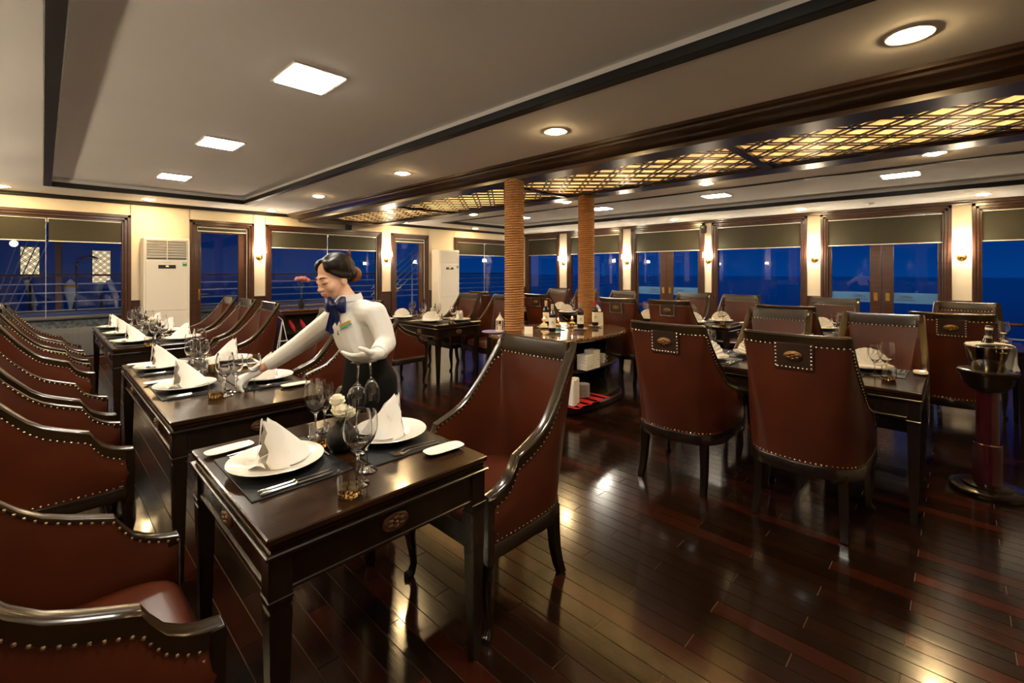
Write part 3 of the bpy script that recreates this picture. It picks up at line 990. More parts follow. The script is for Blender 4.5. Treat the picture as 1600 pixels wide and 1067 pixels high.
# ------------------------------------------------------------------ dining tables
def medallion():
    m = MB()
    m.lathe([(.046, 0), (.046, .005), (.040, .009), (0, .009)], 20, sx=1.0, sy=.62)
    for q in range(6):
        a = q * math.pi / 3 + .5
        m.ball((math.cos(a) * .022, math.sin(a) * .0135, .009), .011, 8, 6, sc=(1, .7, .5))
    m.ball((0, 0, .010), .007, 8, 6)
    return m.mesh('medallion', 'carved_wood', 40)
med_me = medallion()
def make_table(name, label, x0, x1, y0, y1, meds_y=(0.5,), meds_x=(0.5,)):
    W, L = x1 - x0, y1 - y0
    k = Kit()
    m = MB()
    m.cbox(0, W, 0, L, .728, .75, .004)
    m.cbox(.008, W - .008, .008, L - .008, .712, .729, .004)
    top = m.mesh('table_top', 'table_wood', 0)
    k.part('table_top', top)
    m = MB(); m.cbox(-.004, W + .004, -.004, L + .004, .694, .706, .003); m.box(.012, W - .012, .012, L - .012, .70, .715)
    k.part('moulding', m.mesh('moulding', 'leg_wood', 0))
    for (a, b, c, d) in ((.055, W - .055, .018, .036), (.055, W - .055, L - .036, L - .018)):
        m = MB(); m.cbox(a, b, c, d, .592, .695, .003); m.cbox(a, b, c - .006 if c < .1 else c, d if c < .1 else d + .006, .590, .602, .003)
        k.part('apron', m.mesh('apron', 'leg_wood', 0))
    for (a, b, c, d) in ((.018, .036, .055, L - .055), (W - .036, W - .018, .055, L - .055)):
        m = MB(); m.cbox(a, b, c, d, .592, .695, .003); m.cbox(a - .006 if a < .1 else a, b if a < .1 else b + .006, c, d, .590, .602, .003)
        k.part('apron', m.mesh('apron', 'leg_wood', 0))
    for sx in (0, 1):
        for sy in (0, 1):
            cx, cy = (.036 if sx == 0 else W - .036), (.036 if sy == 0 else L - .036)
            m = MB()
            m.cbox(cx - .030, cx + .030, cy - .030, cy + .030, .56, .696, .003)
            m.cbox(cx - .033, cx + .033, cy - .033, cy + .033, .575, .585, .002)
            m.cbox(cx - .026, cx + .026, cy - .026, cy + .026, .545, .565, .002)
            m.tube([(cx, cy, .55), (cx, cy, .02), (cx, cy, 0)], [.029, .0165, .015], 4, square=True, up=(0, 1, 0))
            k.part('leg', m.mesh('leg', 'leg_wood', 25))
    for t in meds_x:
        k.part('medallion', med_me, (W * t, .018, .648), 0, rot=(R(90), 0, 0))
        k.part('medallion', med_me, (W * t, L - .018, .648), 0, rot=(R(-90), 0, 0))
    for t in meds_y:
        k.part('medallion', med_me, (.018, L * t, .648), 0, rot=(R(90), 0, R(-90)))
        k.part('medallion', med_me, (W - .018, L * t, .648), 0, rot=(R(90), 0, R(90)))
    return k.place(name, label, 'table', (x0, y0, 0))
T = {
    'A': (.395, 1.15, 1.25, 2.09), 'B': (.40, 1.15, 2.53, 4.36), 'C': (.42, 1.15, 5.27, 7.55),
    'D': (3.42, 4.17, .15, 1.90), 'E': (5.74, 6.50, -.42, 1.62), 'F': (5.74, 6.50, 1.98, 3.50), 'G': (5.74, 6.50, 4.05, 6.25), 'H': (3.44, 4.15, 4.66, 6.15),
}
make_table('dining_table', 'small dark wood dining table for two, nearest the camera', *T['A'])
make_table('dining_table', 'dark wood dining table the waitress is leaning over', *T['B'], (.25, .75))
make_table('dining_table', 'long dark wood dining table before the louvred air conditioner', *T['C'], (.2, .5, .8))
make_table('dining_table', 'dark wood dining table between the nearest emblem chairs and orange lit chairs', *T['D'], (.28, .72))
make_table('dining_table', 'dark wood dining table behind the ice bucket, by the near doors', *T['E'], (.28, .72))
make_table('dining_table', 'dark wood dining table before the wide window, behind two emblem chairs', *T['F'], (.28, .72))
make_table('dining_table', 'dark wood dining table hidden behind the wine bottles and rope columns', *T['G'], (.2, .5, .8))
make_table('dining_table', 'dark wood dining table between the waitress and the front rope column', *T['H'], (.28, .72))
# ------------------------------------------------------------------ tableware (local seat frame: diner at -x, table centre towards +x, z=0 on the table)
ZTOP = 0.75
m = MB(); m.cbox(-.16, .16, -.215, .215, 0, .005, .002)
placemat_me = m.mesh('placemat', 'mat_black', 0)
m = MB(); m.lathe([(0, .006), (.075, .006), (.085, .009), (.150, .027), (.154, .030), (.152, .032), (.146, .030), (.090, .0155), (.078, .012), (0, .012)], 40)
plate_dinner = m.mesh('dinner_plate', 'porcelain', 50)
m = MB(); m.lathe([(0, .004), (.045, .004), (.085, .015), (.087, .017), (.083, .017), (.045, .009), (0, .008)], 28)
plate_small = m.mesh('saucer', 'porcelain', 50)
def oblong():
    m = MB(); rings = []
    def ring(a, b, z, n=28):
        out = []
        for i in range(n):
            t = 2 * math.pi * i / n; c, s = math.cos(t), math.sin(t); e = .55
            out.append((a * math.copysign(abs(c) ** e, c), b * math.copysign(abs(s) ** e, s), z))
        return out
    for a, b, z in ((.062, .022, .003), (.080, .036, .012), (.082, .038, .014), (.080, .036, .014), (.062, .024, .007), (.03, .01, .0065)):
        rings.append(ring(a, b, z))
    m.loft(rings, True, True); return m.mesh('bread_dish', 'porcelain', 50)
bread_me = oblong()
def tent_napkin(seed):
    """linen folded to a peaked tent: upright folded edge towards the diner, ridge sloping to the table centre"""
    m = MB(); r = random.Random(seed)
    # outer sheet: cross sections along x
    secs = []
    for t in range(11):
        u = t / 10.0
        x = -.040 + .150 * u
        h = .150 * (1 - u) ** 0.92 + .012
        if u < .12: h *= .97
        w = .052 + .040 * math.sin(math.pi * min(1, u * .9)) - .045 * u * u
        sec = []
        for q in range(11):
            a = -1 + q / 5.0
            yy = a * w
            z = h * (1 - abs(a) ** 1.15) 
            z = min(z, h * .965) + .004
            yy += .006 * math.sin(5 * a + u * 4 + seed) * (1 - abs(a))
            sec.append((x + .012 * (1 - abs(a)) * (1 - u), yy, z + .010))
        secs.append(sec)
    m.loft(secs, False, False)
    # folded front flaps: stepped zigzag edges facing the diner
    for s in (-1, 1):
        zz = [(.0, .158), (.010, .120), (-.006, .092), (.016, .060), (-.004, .030), (.012, .010)]
        a = [(-.046 + .010 * (k % 2), s * (.004 + .011 * k + (.008 if k % 2 else 0)), z) for k, (d, z) in enumerate(zz)]
        b = [(-.030 + d, s * (.012 + .014 * k), z * .96) for k, (d, z) in enumerate(zz)]
        c = [(.010 + d, s * (.016 + .015 * k), max(.01, z * .80)) for k, (d, z) in enumerate(zz)]
        m.loft([a, b, c], False, False)
    # spine at the front
    m.loft([[(-.052, -.006, .162), (-.047, 0, .168), (-.042, .006, .162)], [(-.058, -.012, .09), (-.054, 0, .09), (-.048, .012, .09)], [(-.066, -.026, .012), (-.066, 0, .012), (-.060, .026, .012)]], False, False)
    # flat tail lying on the plate
    tail = []
    for t in range(6):
        u = t / 5.0
        tail.append([(-.05 - .04 * u, y * (1 - .35 * u), .014 + .010 * math.sin(3 * u + q) + .006 * u) for q, y in enumerate((-.060, -.03, 0, .03, .060))])
    m.loft(tail, False, False)
    return m.mesh('napkin', 'linen', 50)
def fan_napkin(seed):
    m = MB(); n = 22; rows = []
    for s in (0, 1):
        rings = []
        for rad in (0.006, .05, .09, .118):
            ring = []
            for i in range(n + 1):
                a = R(8 + 164 * i / n)
                zig = (.0085 if i % 2 else -.0085) * (rad / .12 + .15)
                ring.append((zig + .02 * s - .012 + rad * .10 * (1 if s else -1), rad * math.cos(a), .016 + rad * math.sin(a) * 1.02))
            rings.append(ring)
        m.loft(rings, False, False)
    m.loft([[(-.05, -.09, .016), (-.05, .09, .016)], [(-.02, -.11, .026), (-.02, .11, .026)], [(.03, -.11, .026), (.03, .11, .026)], [(.06, -.08, .016), (.06, .08, .016)]], False, False)
    return m.mesh('napkin', 'linen', 50)
napkins = [tent_napkin(i) for i in range(3)]
fans = [fan_napkin(0)]
def wine_glass(h=.225, R_=.043, name='wine_glass'):
    m = MB()
    st_ = h * .42
    prof = [(0, .004), (.034, .0015), (.036, .003), (.020, .006), (.007, .012), (.0042, .025), (.0038, st_ * .75), (.0050, st_ * .95), (.014, st_ + .006), (R_ * .72, st_ + .026), (R_ * .97, st_ + .056), (R_, st_ + .072), (R_ * .95, st_ + .098), (R_ * .80, h),
            (R_ * .78, h), (R_ * .93, st_ + .098), (R_ * .975, st_ + .072), (R_ * .945, st_ + .056), (R_ * .69, st_ + .028), (.010, st_ + .010), (0, st_ + .009)]
    m.lathe(prof, 28)
    return m.mesh(name, 'crystal', 60)
big_glass = wine_glass(.235, .046); small_glass = wine_glass(.205, .038)
m = MB(); m.lathe([(0, .002), (.033, .002), (.0365, .008), (.038, .04), (.0375, .088), (.0355, .088), (.0355, .040), (.0345, .018), (0, .016)], 28)
tumbler_me = m.mesh('tumbler_wall', 'crystal', 60)
m = MB(); m.lathe([(0, .003), (.030, .003), (.0345, .010), (.0340, .030), (0, .030)], 20)
for i in range(14):
    a = 2 * math.pi * i / 14
    m.ball((.033 * math.cos(a), .033 * math.sin(a), .016), .007, 6, 4, sc=(.6, .6, 1.7))
tumbler_amber = m.mesh('amber_base', 'amber_glass', 60)
tumbler_kit = Kit().part('glass_wall', tumbler_me).part('amber_base', tumbler_amber, label='amber textured glass base')
def fork():
    m = MB()
    m.tube([(-.10, 0, .004), (-.06, 0, .006), (-.01, 0, .009), (.03, 0, .010), (.05, 0, .006)], [.0055, .005, .0028, .0028, .006], 8, flat=.45)
    m.tube([(.048, 0, .006), (.060, 0, .005), (.068, 0, .005)], [.006, .0115, .0118], 8, flat=.25)
    for y in (-.0095, -.0032, .0032, .0095):
        m.tube([(.066, y, .005), (.085, y, .0065), (.100, y * .9, .010)], [.0019, .0018, .0009], 5)
    return m.mesh('fork', 'steel', 50)
def knife():
    m = MB()
    m.tube([(-.115, 0, .006), (-.105, 0, .006), (-.06, 0, .006), (-.01, 0, .006)], [.004, .0075, .0062, .0055], 10, flat=.7)
    m.ball((-.008, 0, .006), .0065, 8, 6)
    m.prism([(-.008, -.005), (.06, -.0095), (.10, -.008), (.122, .002), (.10, .0055), (-.008, .005)], .004, .0058)
    return m.mesh('knife', 'steel', 40)
def spoon():
    m = MB()
    m.tube([(-.075, 0, .004), (-.05, 0, .005), (0, 0, .008), (.03, 0, .007), (.04, 0, .005)], [.005, .0045, .0025, .0025, .005], 8, flat=.45)
    m.ball((.060, 0, .006), .015, 12, 8, sc=(1.4, .9, .28))
    return m.mesh('dessert_spoon', 'steel', 50)
def dessert_fork():
    m = MB()
    m.tube([(-.07, 0, .004), (-.04, 0, .006), (.02, 0, .008), (.035, 0, .006)], [.005, .0042, .0025, .005], 8, flat=.45)
    m.tube([(.034, 0, .006), (.045, 0, .005), (.05, 0, .005)], [.005, .009, .009], 8, flat=.25)
    for y in (-.006, 0, .006): m.tube([(.049, y, .005), (.065, y, .006), (.078, y, .009)], [.0017, .0016, .0008], 5)
    return m.mesh('dessert_fork', 'steel', 50)
fork_me, knife_me, spoon_me, dfork_me = fork(), knife(), spoon(), dessert_fork()
pmat('gilt_knife', (0.72, 0.55, 0.30), 0.2, metal=1.0)

def setting(where, cx, cy, face, fan=False, level=2, glasses=True, nap_rot=0.0, gp=((.12, -.33), (.19, -.265), (.075, -.345))):
    """one place: (cx, cy) plate centre; face=+1 diner at -x (looking +x), -1 the other way"""
    rz = 0.0 if face > 0 else math.pi
    rr = random.Random(int(cx * 1000) * 7919 + int(cy * 1000))
    def at(x, y, z=0.0):
        return (cx + face * x, cy + face * y, ZTOP + z)
    thing('placemat', placemat_me, 'black leather placemat ' + where, 'placemat', at(.02, 0), rz, 'placemats')
    thing('dinner_plate', plate_dinner, 'round white dinner plate ' + where, 'plate', at(0, 0, .005), rz + rr.random(), 'dinner plates')
    nm = (fans if fan else napkins)[int(rr.random() * 3) % len(fans if fan else napkins)]
    thing('napkin', nm, ('white linen napkin pleated as a fan ' if fan else 'white linen napkin folded to a peak ') + where, 'napkin', at(0, 0, .012), rz + nap_rot + rr.uniform(-.15, .15), 'folded napkins')
    if glasses:
        thing('wine_glass', big_glass, 'large empty wine glass ' + where, 'glass', at(*gp[0]), 0, 'wine glasses')
        thing('wine_glass', small_glass, 'smaller empty wine glass ' + where, 'glass', at(*gp[1]), 0, 'wine glasses')
        tumbler_kit.place('tumbler', 'amber based water tumbler ' + where, 'glass', at(*gp[2]), rr.random(), 'water tumblers')
    thing('bread_dish', bread_me, 'oblong white bread dish ' + where, 'dish', at(-.075, .275 if level else .25), rz + rr.uniform(-.1, .1), 'bread dishes')
    if level >= 1:
        thing('knife', knife_me, 'outer polished knife ' + where, 'knife', at(.0, -.200, .005), rz + .03, 'knives')
        thing('knife', knife_me, 'inner polished knife ' + where, 'knife', at(.0, -.178, .005), rz + .03, 'knives')
        thing('fork', fork_me, 'outer table fork ' + where, 'fork', at(.0, .202, .005), rz - .02, 'forks')
        thing('fork', fork_me, 'inner table fork ' + where, 'fork', at(.0, .178, .005), rz - .02, 'forks')
    if level >= 2:
        thing('dessert_spoon', spoon_me, 'small dessert spoon ' + where, 'spoon', at(.165, .025, .005 if True else 0), rz + R(90), 'dessert cutlery')
        thing('dessert_fork', dfork_me, 'small dessert fork ' + where, 'fork', at(.140, .02, .005), rz + R(-90), 'dessert cutlery')

# front table
setting('on front table, left place', .568, 1.70, 1, gp=((.135, -.325), (.205, -.25), (.085, -.375)))
setting('on front table, place facing the whole armchair', .985, 1.67, -1, gp=((.205, -.215), (.145, -.265), (.235, -.105)))
# table the waitress sets
setting('on waitress table, left near place', .575, 3.20, 1, level=1)
setting('on waitress table, left far place', .575, 3.97, 1, level=1)
setting('under the reaching arm of the waitress', .975, 3.10, -1, level=1, glasses=False)
setting('on waitress table, far place across', .975, 3.92, -1, level=1)
# far long table
for y, w in ((5.60, 'near'), (6.40, 'middle'), (7.17, 'far')):
    setting('on long far table, left %s place' % w, .60, y, 1, level=0)
for y, w in ((5.50, 'near'), (6.30, 'middle'), (7.10, 'far')):
    setting('on long far table, aisle %s place' % w, .97, y, -1, level=0)
# right hand tables
setting('behind the nearest emblem chair', 3.60, .66, 1, True, 1)
setting('beside the left emblem chair', 3.60, 1.40, 1, True, 1)
setting('before the orange lit chair, ice bucket side', 3.99, .46, -1, True, 1)
setting('before the left orange lit chair', 3.99, 1.18, -1, True, 1)
setting('on table behind the ice bucket, camera side', 5.92, .05, 1, True, 0)
setting('on table behind the ice bucket, second place', 5.92, 1.25, 1, True, 0)
setting('on table behind the ice bucket, window side', 6.32, -.05, -1, True, 0)
setting('on ice bucket rear table, before the double doors', 6.32, 1.15, -1, True, 0)
setting('on wide window table, camera near place', 5.92, 2.48, 1, True, 0)
setting('on wide window table, camera far place', 5.92, 3.12, 1, True, 0)
setting('on wide window table, window near place', 6.32, 2.28, -1, True, 0)
setting('on wide window table, window far place', 6.32, 2.98, -1, True, 0)
setting('on table behind the bottles, camera near place', 5.92, 4.55, 1, True, 0)
setting('on table behind the bottles, window near place', 6.32, 4.30, -1, True, 0)
setting('on table behind the bottles, window far place', 6.32, 5.0, -1, True, 0)
setting('on table by rope column, left near place', 3.62, 5.05, 1, True, 0, nap_rot=.6)
setting('on table by rope column, left far place', 3.62, 5.75, 1, True, 0, nap_rot=.6)
setting('on table by rope column, lantern near place', 3.97, 4.88, -1, True, 0, nap_rot=-.6)
setting('on table by rope column, lantern far place', 3.97, 5.5, -1, True, 0, nap_rot=-.6)

# round black bud vase with white flowers
def flower(mb_p, c, r, seed):
    rr = random.Random(seed)
    mb_p.ball(c, r * .62, 10, 8)
    for ring, (tilt, n, sc) in enumerate(((18, 5, .62), (48, 7, .85), (80, 9, 1.0), (108, 9, 1.0))):
        for q in range(n):
            a = 2 * math.pi * (q + rr.random() * .4) / n + ring
            M = Matrix.Translation(c) @ Matrix.Rotation(a, 4, 'Z') @ Matrix.Rotation(R(tilt), 4, 'Y') @ Matrix.Translation((0, 0, r * .80))
            mb_p.ball((0, 0, 0), r * .50 * sc, 8, 5, M=M @ Matrix.Rotation(R(28), 4, 'Y'), sc=(1, 1, .22))
m = MB(); m.lathe([(0, 0), (.026, 0), (.046, .018), (.056, .048), (.050, .075), (.030, .098), (.019, .106), (.020, .112), (.016, .112), (.015, .104), (0, .10)], 28)
vase_me = m.mesh('vase_body', 'vase_black', 60)
fl_mes = []
for i, (c, r) in enumerate((((.016, .022, .150), .028), ((-.018, -.014, .155), .030), ((.022, -.018, .138), .025), ((-.008, .012, .190), .027))):
    m = MB(); flower(m, c, r, i); fl_mes.append(m.mesh('flower', 'petal', 50))
m = MB()
for c in ((.016, .022, .150), (-.018, -.014, .155), (.022, -.018, .138), (-.008, .012, .190)):
    m.tube([(0, 0, .09), (c[0] * .6, c[1] * .6, .12), c], .0018, 6)
stem_me = m.mesh('stem', 'leaf', 50)
leafs = []
for a, L, z in ((.4, .045, .125), (2.6, .05, .13), (4.4, .04, .165)):
    m = MB(); M = Matrix.Rotation(a, 4, 'Z') @ Matrix.Translation((.012, 0, z)) @ Matrix.Rotation(R(-25), 4, 'Y')
    m.loft([[(0, 0, 0), (0, .001, 0), (0, .002, 0)], [(L * .35, -.012, .003), (L * .35, 0, 0), (L * .35, .012, .003)], [(L * .7, -.010, .003), (L * .7, 0, -.001), (L * .7, .010, .003)], [(L, -.001, -.004), (L, 0, -.004), (L, .001, -.004)]], False, False, M)
    leafs.append(m.mesh('leaf', 'leaf', 60))
vase_kit = Kit().part('vase_body', vase_me, label='matt black round vase').part('stem', stem_me)
for f in fl_mes: vase_kit.part('flower', f, label='white ranunculus bloom')
for f in leafs: vase_kit.part('leaf', f)
vase_kit.place('flower_vase', 'black round vase with white flowers on the front table', 'vase', (.79, 1.675, ZTOP), .5, 'flower vases')
vase_kit.place('flower_vase', 'black vase with white flowers on the long far table', 'vase', (.79, 5.86, ZTOP), 1.5, 'flower vases')
vase_kit.place('flower_vase', 'black vase with white flowers on table before the double doors', 'vase', (6.1, .75, ZTOP), 2.5, 'flower vases')
vase_kit.place('flower_vase', 'black vase with white flowers on the wide window table', 'vase', (6.1, 2.7, ZTOP), 2.0, 'flower vases')
# yellow candle in a glass on the waitress table
m = MB(); m.lathe([(0, .004), (.022, .004), (.022, .055), (0, .057)], 18); m.tube([(0, 0, .056), (0, 0, .064)], .0012, 6)
candle_me = m.mesh('candle', 'wax_yellow')
m = MB(); m.lathe([(0, 0), (.030, 0), (.033, .004), (.034, .085), (.0325, .085), (.0315, .006), (0, .004)], 24)
cup_me = m.mesh('glass_cup', 'crystal', 60)
votive_kit = Kit().part('candle', candle_me, label='short yellow candle').part('glass_cup', cup_me)
votive_kit.place('candle_glass', 'yellow candle in a clear glass on the waitress table', 'candle', (.80, 3.62, ZTOP), 0, 'table candles')
# ------------------------------------------------------------------ rope wrapped columns
def rope_column(n, x, y, r, z0):
    col = MB(); col.lathe([(r - .018, z0), (r - .018, 2.435)], 24)
    c = struct('column_%d' % n, col.mesh('column', 'rope'), loc=(x, y, 0))
    m = MB(); pitch = .0265; turns = int((2.43 - z0) / pitch); per = 20
    pts = []
    rings = []
    rr = pitch * .50
    for i in range(turns * per + 1):
        a = 2 * math.pi * i / per; z = z0 + rr + pitch * i / per
        if z > 2.43: break
        ca, sa = math.cos(a), math.sin(a)
        ring = []
        for q in range(6):
            b = 2 * math.pi * q / 6
            k = rr * (1 + .12 * math.sin(b * 3 + a * 9))
            ring.append(((r - .010 + k * math.cos(b)) * ca, (r - .010 + k * math.cos(b)) * sa, z + k * math.sin(b)))
        rings.append(ring)
    m.loft(rings, True, True)
    link('rope_winding', m.mesh('rope_winding', 'rope', 60), c)
rope_column(1, 3.64, 3.52, .108, .76)
rope_column(2, 5.06, 3.56, .108, 0.0)

# ------------------------------------------------------------------ buffet island
BXc, BYc, BA, BB = 4.14, 3.28, .86, .62
def oval(a, b, n=44, e=.78):
    out = []
    for i in range(n):
        t = 2 * math.pi * i / n; c, s = math.cos(t), math.sin(t)
        out.append((a * math.copysign(abs(c) ** e, c), b * math.copysign(abs(s) ** e, s)))
    return out
def oval_slab(a, b, z0, z1, mat, name, ch=.006):
    m = MB()
    m.loft([[(x, y, z) for x, y in oval(a - i, b - i)] for z, i in ((z0, ch), (z0 + ch, 0), (z1 - ch, 0), (z1, ch))], True, True)
    return m.mesh(name, mat, 40)
bk = Kit()
bk.part('counter_top', oval_slab(BA, BB, .715, .76, 'granite', 'counter_top', .012), label='speckled brown granite top')
bk.part('shelf', oval_slab(BA - .15, BB - .08, .395, .425, 'dark_wood', 'shelf'))
bk.part('base_platform', oval_slab(BA - .10, BB - .02, .0, .075, 'dark_wood', 'base_platform', .015))
bk.part('plinth_step', oval_slab(BA - .14, BB - .06, .075, .115, 'rail_wood', 'plinth_step', .01))
m = MB(); m.cbox(-.60, .30, -.02, .02, .115, .716, .003)
bk.part('divider_panel', m.mesh('divider_panel', 'granite_black', 0), (0, .10, 0))
m = MB(); m.cbox(-.02, .02, -.40, .12, .115, .716, .003)
bk.part('divider_panel', m.mesh('divider_panel', 'granite_black', 0), (.32, -.02, 0))
bk.part('divider_panel', m.mesh('divider_panel', 'granite_black', 0), (-.55, -.02, 0))
bk.place('buffet_island', 'oval granite topped buffet island around the front rope column', 'buffet', (BXc, BYc, 0))

def bottle(label_h, foil, wide=.037):
    b = MB(); b.lathe([(0, .004), (wide * .8, 0), (wide, .006), (wide, .185), (wide * .92, .205), (.018, .235), (.0145, .25), (.0145, .292), (.016, .294), (.016, .302), (.0135, .304), (0, .304)], 24)
    l = MB(); n = 22; ring0 = []; ring1 = []
    for i in range(n + 1):
        a = math.pi * 2 * (i / n) * .62 - math.pi * .62
        ring0.append(((wide + .0006) * math.cos(a), (wide + .0006) * math.sin(a), label_h[0])); ring1.append(((wide + .0006) * math.cos(a), (wide + .0006) * math.sin(a), label_h[1]))
    l.loft([ring0, ring1], False, False)
    c = MB(); c.lathe([(.0152, .238), (.0158, .25), (.0162, .30), (.0165, .306), (0, .307)], 20)
    bands = MB()
    for z0, z1, w in ((.115, .122, .35), (.098, .102, .5)):
        r0 = []; r1 = []
        for i in range(9):
            a = -(i / 8 - .5) * w * 2
            r0.append(((wide + .0012) * math.cos(a), (wide + .0012) * math.sin(a), z0)); r1.append(((wide + .0012) * math.cos(a), (wide + .0012) * math.sin(a), z1))
        bands.loft([r0, r1], False, False)
    k = Kit().part('glass_body', b.mesh('glass_body', 'wine_dark', 50))
    k.part('paper_label', l.mesh('paper_label', 'paper', 60), subs=[('print_line', bands.mesh('print_line', 'ink', 60), (0, 0, 0))], label='white paper label')
    k.part('foil_cap', c.mesh('foil_cap', foil, 50))
    return k
to_cam = R(225)
def px_pt(x, y, z):
    d = (HEIGHT - z) * 716 / (y - 424); u = (x - 800) / 716
    return (d * (_s + u * _c), d * (_c - u * _s), z)
ZB = .76
# (world x, y) of the things on the island
def on_top(x, y): return px_pt(x, y, ZB)
cream = bottle((.055, .165), 'foil_cream'); redc = bottle((.05, .17), 'foil_red'); greyc = bottle((.06, .16), 'foil_grey')
for kit, px_, lab in ((cream, (863, 521), 'dark wine bottle with cream cap, frontmost on the buffet'), (greyc, (907, 515), 'dark wine bottle with grey cap, middle of the buffet'),
                      (redc, (930, 510.5), 'dark wine bottle with red cap by the rear rope column'), (cream, (853, 510), 'dark wine bottle with cream cap, behind the frontmost bottle')):
    p = on_top(*px_)
    thing('saucer', plate_small, 'saucer under the ' + lab, 'saucer', p, 0, 'saucers on the buffet')
    kit.place('wine_bottle', lab, 'bottle', (p[0], p[1], ZB + .009), to_cam, 'wine bottles')
# tea lights in stemmed glasses
m = MB(); m.lathe([(0, 0), (.030, 0), (.034, .012), (.038, .030), (.034, .046), (.014, .058), (.010, .070), (.024, .082), (.028, .10), (.026, .10), (.022, .084), (0, .076)], 20)
amber_holder = m.mesh('amber_holder', 'amber_glass', 50)
m = MB(); m.lathe([(0, 0), (.036, 0), (.040, .015), (.036, .040), (.014, .052), (.010, .066), (.024, .080), (.028, .10), (.026, .10), (.022, .082), (0, .076)], 20)
white_holder = m.mesh('white_holder', 'wax', 50)
m = MB(); m.ball((0, 0, .110), .007, 8, 8, sc=(.75, .75, 1.6))
flame_me = m.mesh('flame', 'flame')
for mesh_, px_, lab in ((amber_holder, (894, 511), 'lit candle in round amber holder, middle of the buffet'), (white_holder, (850, 512.5), 'lit candle in cream holder behind the frontmost bottle'), (amber_holder, (872, 514), 'lit candle in amber holder half hidden by the frontmost bottle')):
    p = on_top(*px_)
    thing('saucer', plate_small, 'small saucer under the ' + lab, 'saucer', p, 0, 'saucers on the buffet')
    Kit().part('holder', mesh_).part('flame', flame_me).place('candle_holder', lab, 'candle', (p[0], p[1], ZB + .009), 0, 'candles on the buffet')
m = MB(); m.lathe([(0, 0), (.022, 0), (.026, .008), (.026, .045), (.024, .045), (.023, .010), (0, .008)], 18)
p = on_top(873, 519); thing('cup', m.mesh('cup', 'blue_glaze', 50), 'small blue glazed cup beside the frontmost bottle', 'cup', p)
m = MB(); m.box(-.03, .03, -.03, .03, 0, .085); 
g = m.mesh('tent_card_sheet', 'paper', 0)
def tent_card(w, h, label, loc, rz):
    m = MB(); m.add([(-w / 2, -.03, 0), (w / 2, -.03, 0), (w / 2, 0, h), (-w / 2, 0, h), (w / 2, .03, 0), (-w / 2, .03, 0), (-w / 2, -.028, 0), (w / 2, -.028, 0), (w / 2, 0, h - .003), (-w / 2, 0, h - .003), (w / 2, .028, 0), (-w / 2, .028, 0)],
                    [(0, 1, 2, 3), (3, 2, 4, 5), (7, 6, 9, 8), (8, 9, 11, 10), (0, 6, 7, 1), (4, 10, 11, 5)])
    thing('tent_card', m.mesh('tent_card', 'paper', 0), label, 'card', loc, rz)
p = on_top(826, 521); tent_card(.09, .075, 'folded white tent card beside the front rope column', p, R(-50))
# small standing menu behind the red capped bottle
m = MB(); m.cbox(-.045, .045, -.004, .004, 0, .16, .001)
p = on_top(937, 508); thing('menu_card', m.mesh('menu_card', 'paper', 0), 'cream menu card standing behind the red capped bottle', 'card', p, R(-45), rot=(R(-6), 0, R(-45)))
# white lantern at the left tip
m = MB()
m.lathe([(.045, 0), (.048, .006), (.044, .012)], 6, c=(0, 0, 0)); m.prism([(.045 * math.cos(a * math.pi / 3), .045 * math.sin(a * math.pi / 3)) for a in range(6)], 0, .012)
m.prism([(.046 * math.cos(a * math.pi / 3), .046 * math.sin(a * math.pi / 3)) for a in range(6)], .125, .135)
lan_base = m.mesh('base', 'white_plastic', 0)
m = MB(); m.lathe([(.044, .135), (.020, .165), (.014, .175), (.016, .182), (0, .188)], 6); 
lan_roof = m.mesh('roof', 'white_plastic', 30)
m = MB(); m.tube([(.014 * math.cos(t / 8 * 2 * math.pi), 0, .20 + .014 * math.sin(t / 8 * 2 * math.pi)) for t in range(9)], .002, 6)
lan_ring = m.mesh('ring', 'white_plastic')
lk = Kit().part('base', lan_base).part('roof', lan_roof).part('ring', lan_ring)
for a in range(6):
    m = MB(); q = a * math.pi / 3; m.tube([(.040 * math.cos(q), .040 * math.sin(q), .01), (.040 * math.cos(q), .040 * math.sin(q), .13)], .004, 6)
    lk.part('post', m.mesh('post', 'white_plastic'))
m = MB(); m.lathe([(0, .012), (.018, .012), (.018, .06), (0, .062)], 14); m.ball((0, 0, .074), .006, 8, 6, sc=(.8, .8, 1.6))
lk.part('candle', m.mesh('candle', 'wax'))
p = on_top(781, 518); lk.place('lantern', 'white hexagonal lantern on the buffet beside the front rope column', 'lantern', p, .3)
m = MB(); m.lathe([(0, 0), (.09, 0), (.125, .010), (.12, .014), (.085, .006), (0, .006)], 26)
p = on_top(765, 520); thing('tray_plate', m.mesh('tray_plate', 'violet_cloth', 50), 'round violet tray at the tip of the buffet under the lantern', 'tray', (p[0] + .05, p[1], ZB))

# things on the lower shelves ---------------------------------------------------
ZSH, ZPL = .425, .115
ORD = ['lowest', 'second', 'third', 'fourth', 'fifth', 'sixth', 'seventh', 'eighth', 'ninth', 'tenth', 'topmost']
m = MB(); m.cbox(-.062, .062, -.062, .062, 0, .016, .006); m.cbox(-.05, .05, -.05, .05, .013, .018, .002)
sqp = m.mesh('square_plate', 'porcelain', 0)
p = px_pt(914, 577, ZSH)
for q, (dx, dy, nme) in enumerate(((0, 0, 'front'), (.128, .0, 'back'))):
    n_ = 9 if q == 0 else 11
    for i in range(n_):
        thing('square_plate', sqp, 'square white plate in the %s stack on the buffet shelf, %s up' % (nme, ORD[i] if i < n_ - 1 else 'topmost'), 'plate', (p[0] + dx, p[1] + dy, ZSH + .0172 * i), 0, 'square plates, %s stack' % nme)
m = MB(); m.lathe([(0, 0), (.022, 0), (.034, .03), (.036, .058), (.034, .058), (.030, .02), (0, .01)], 20)
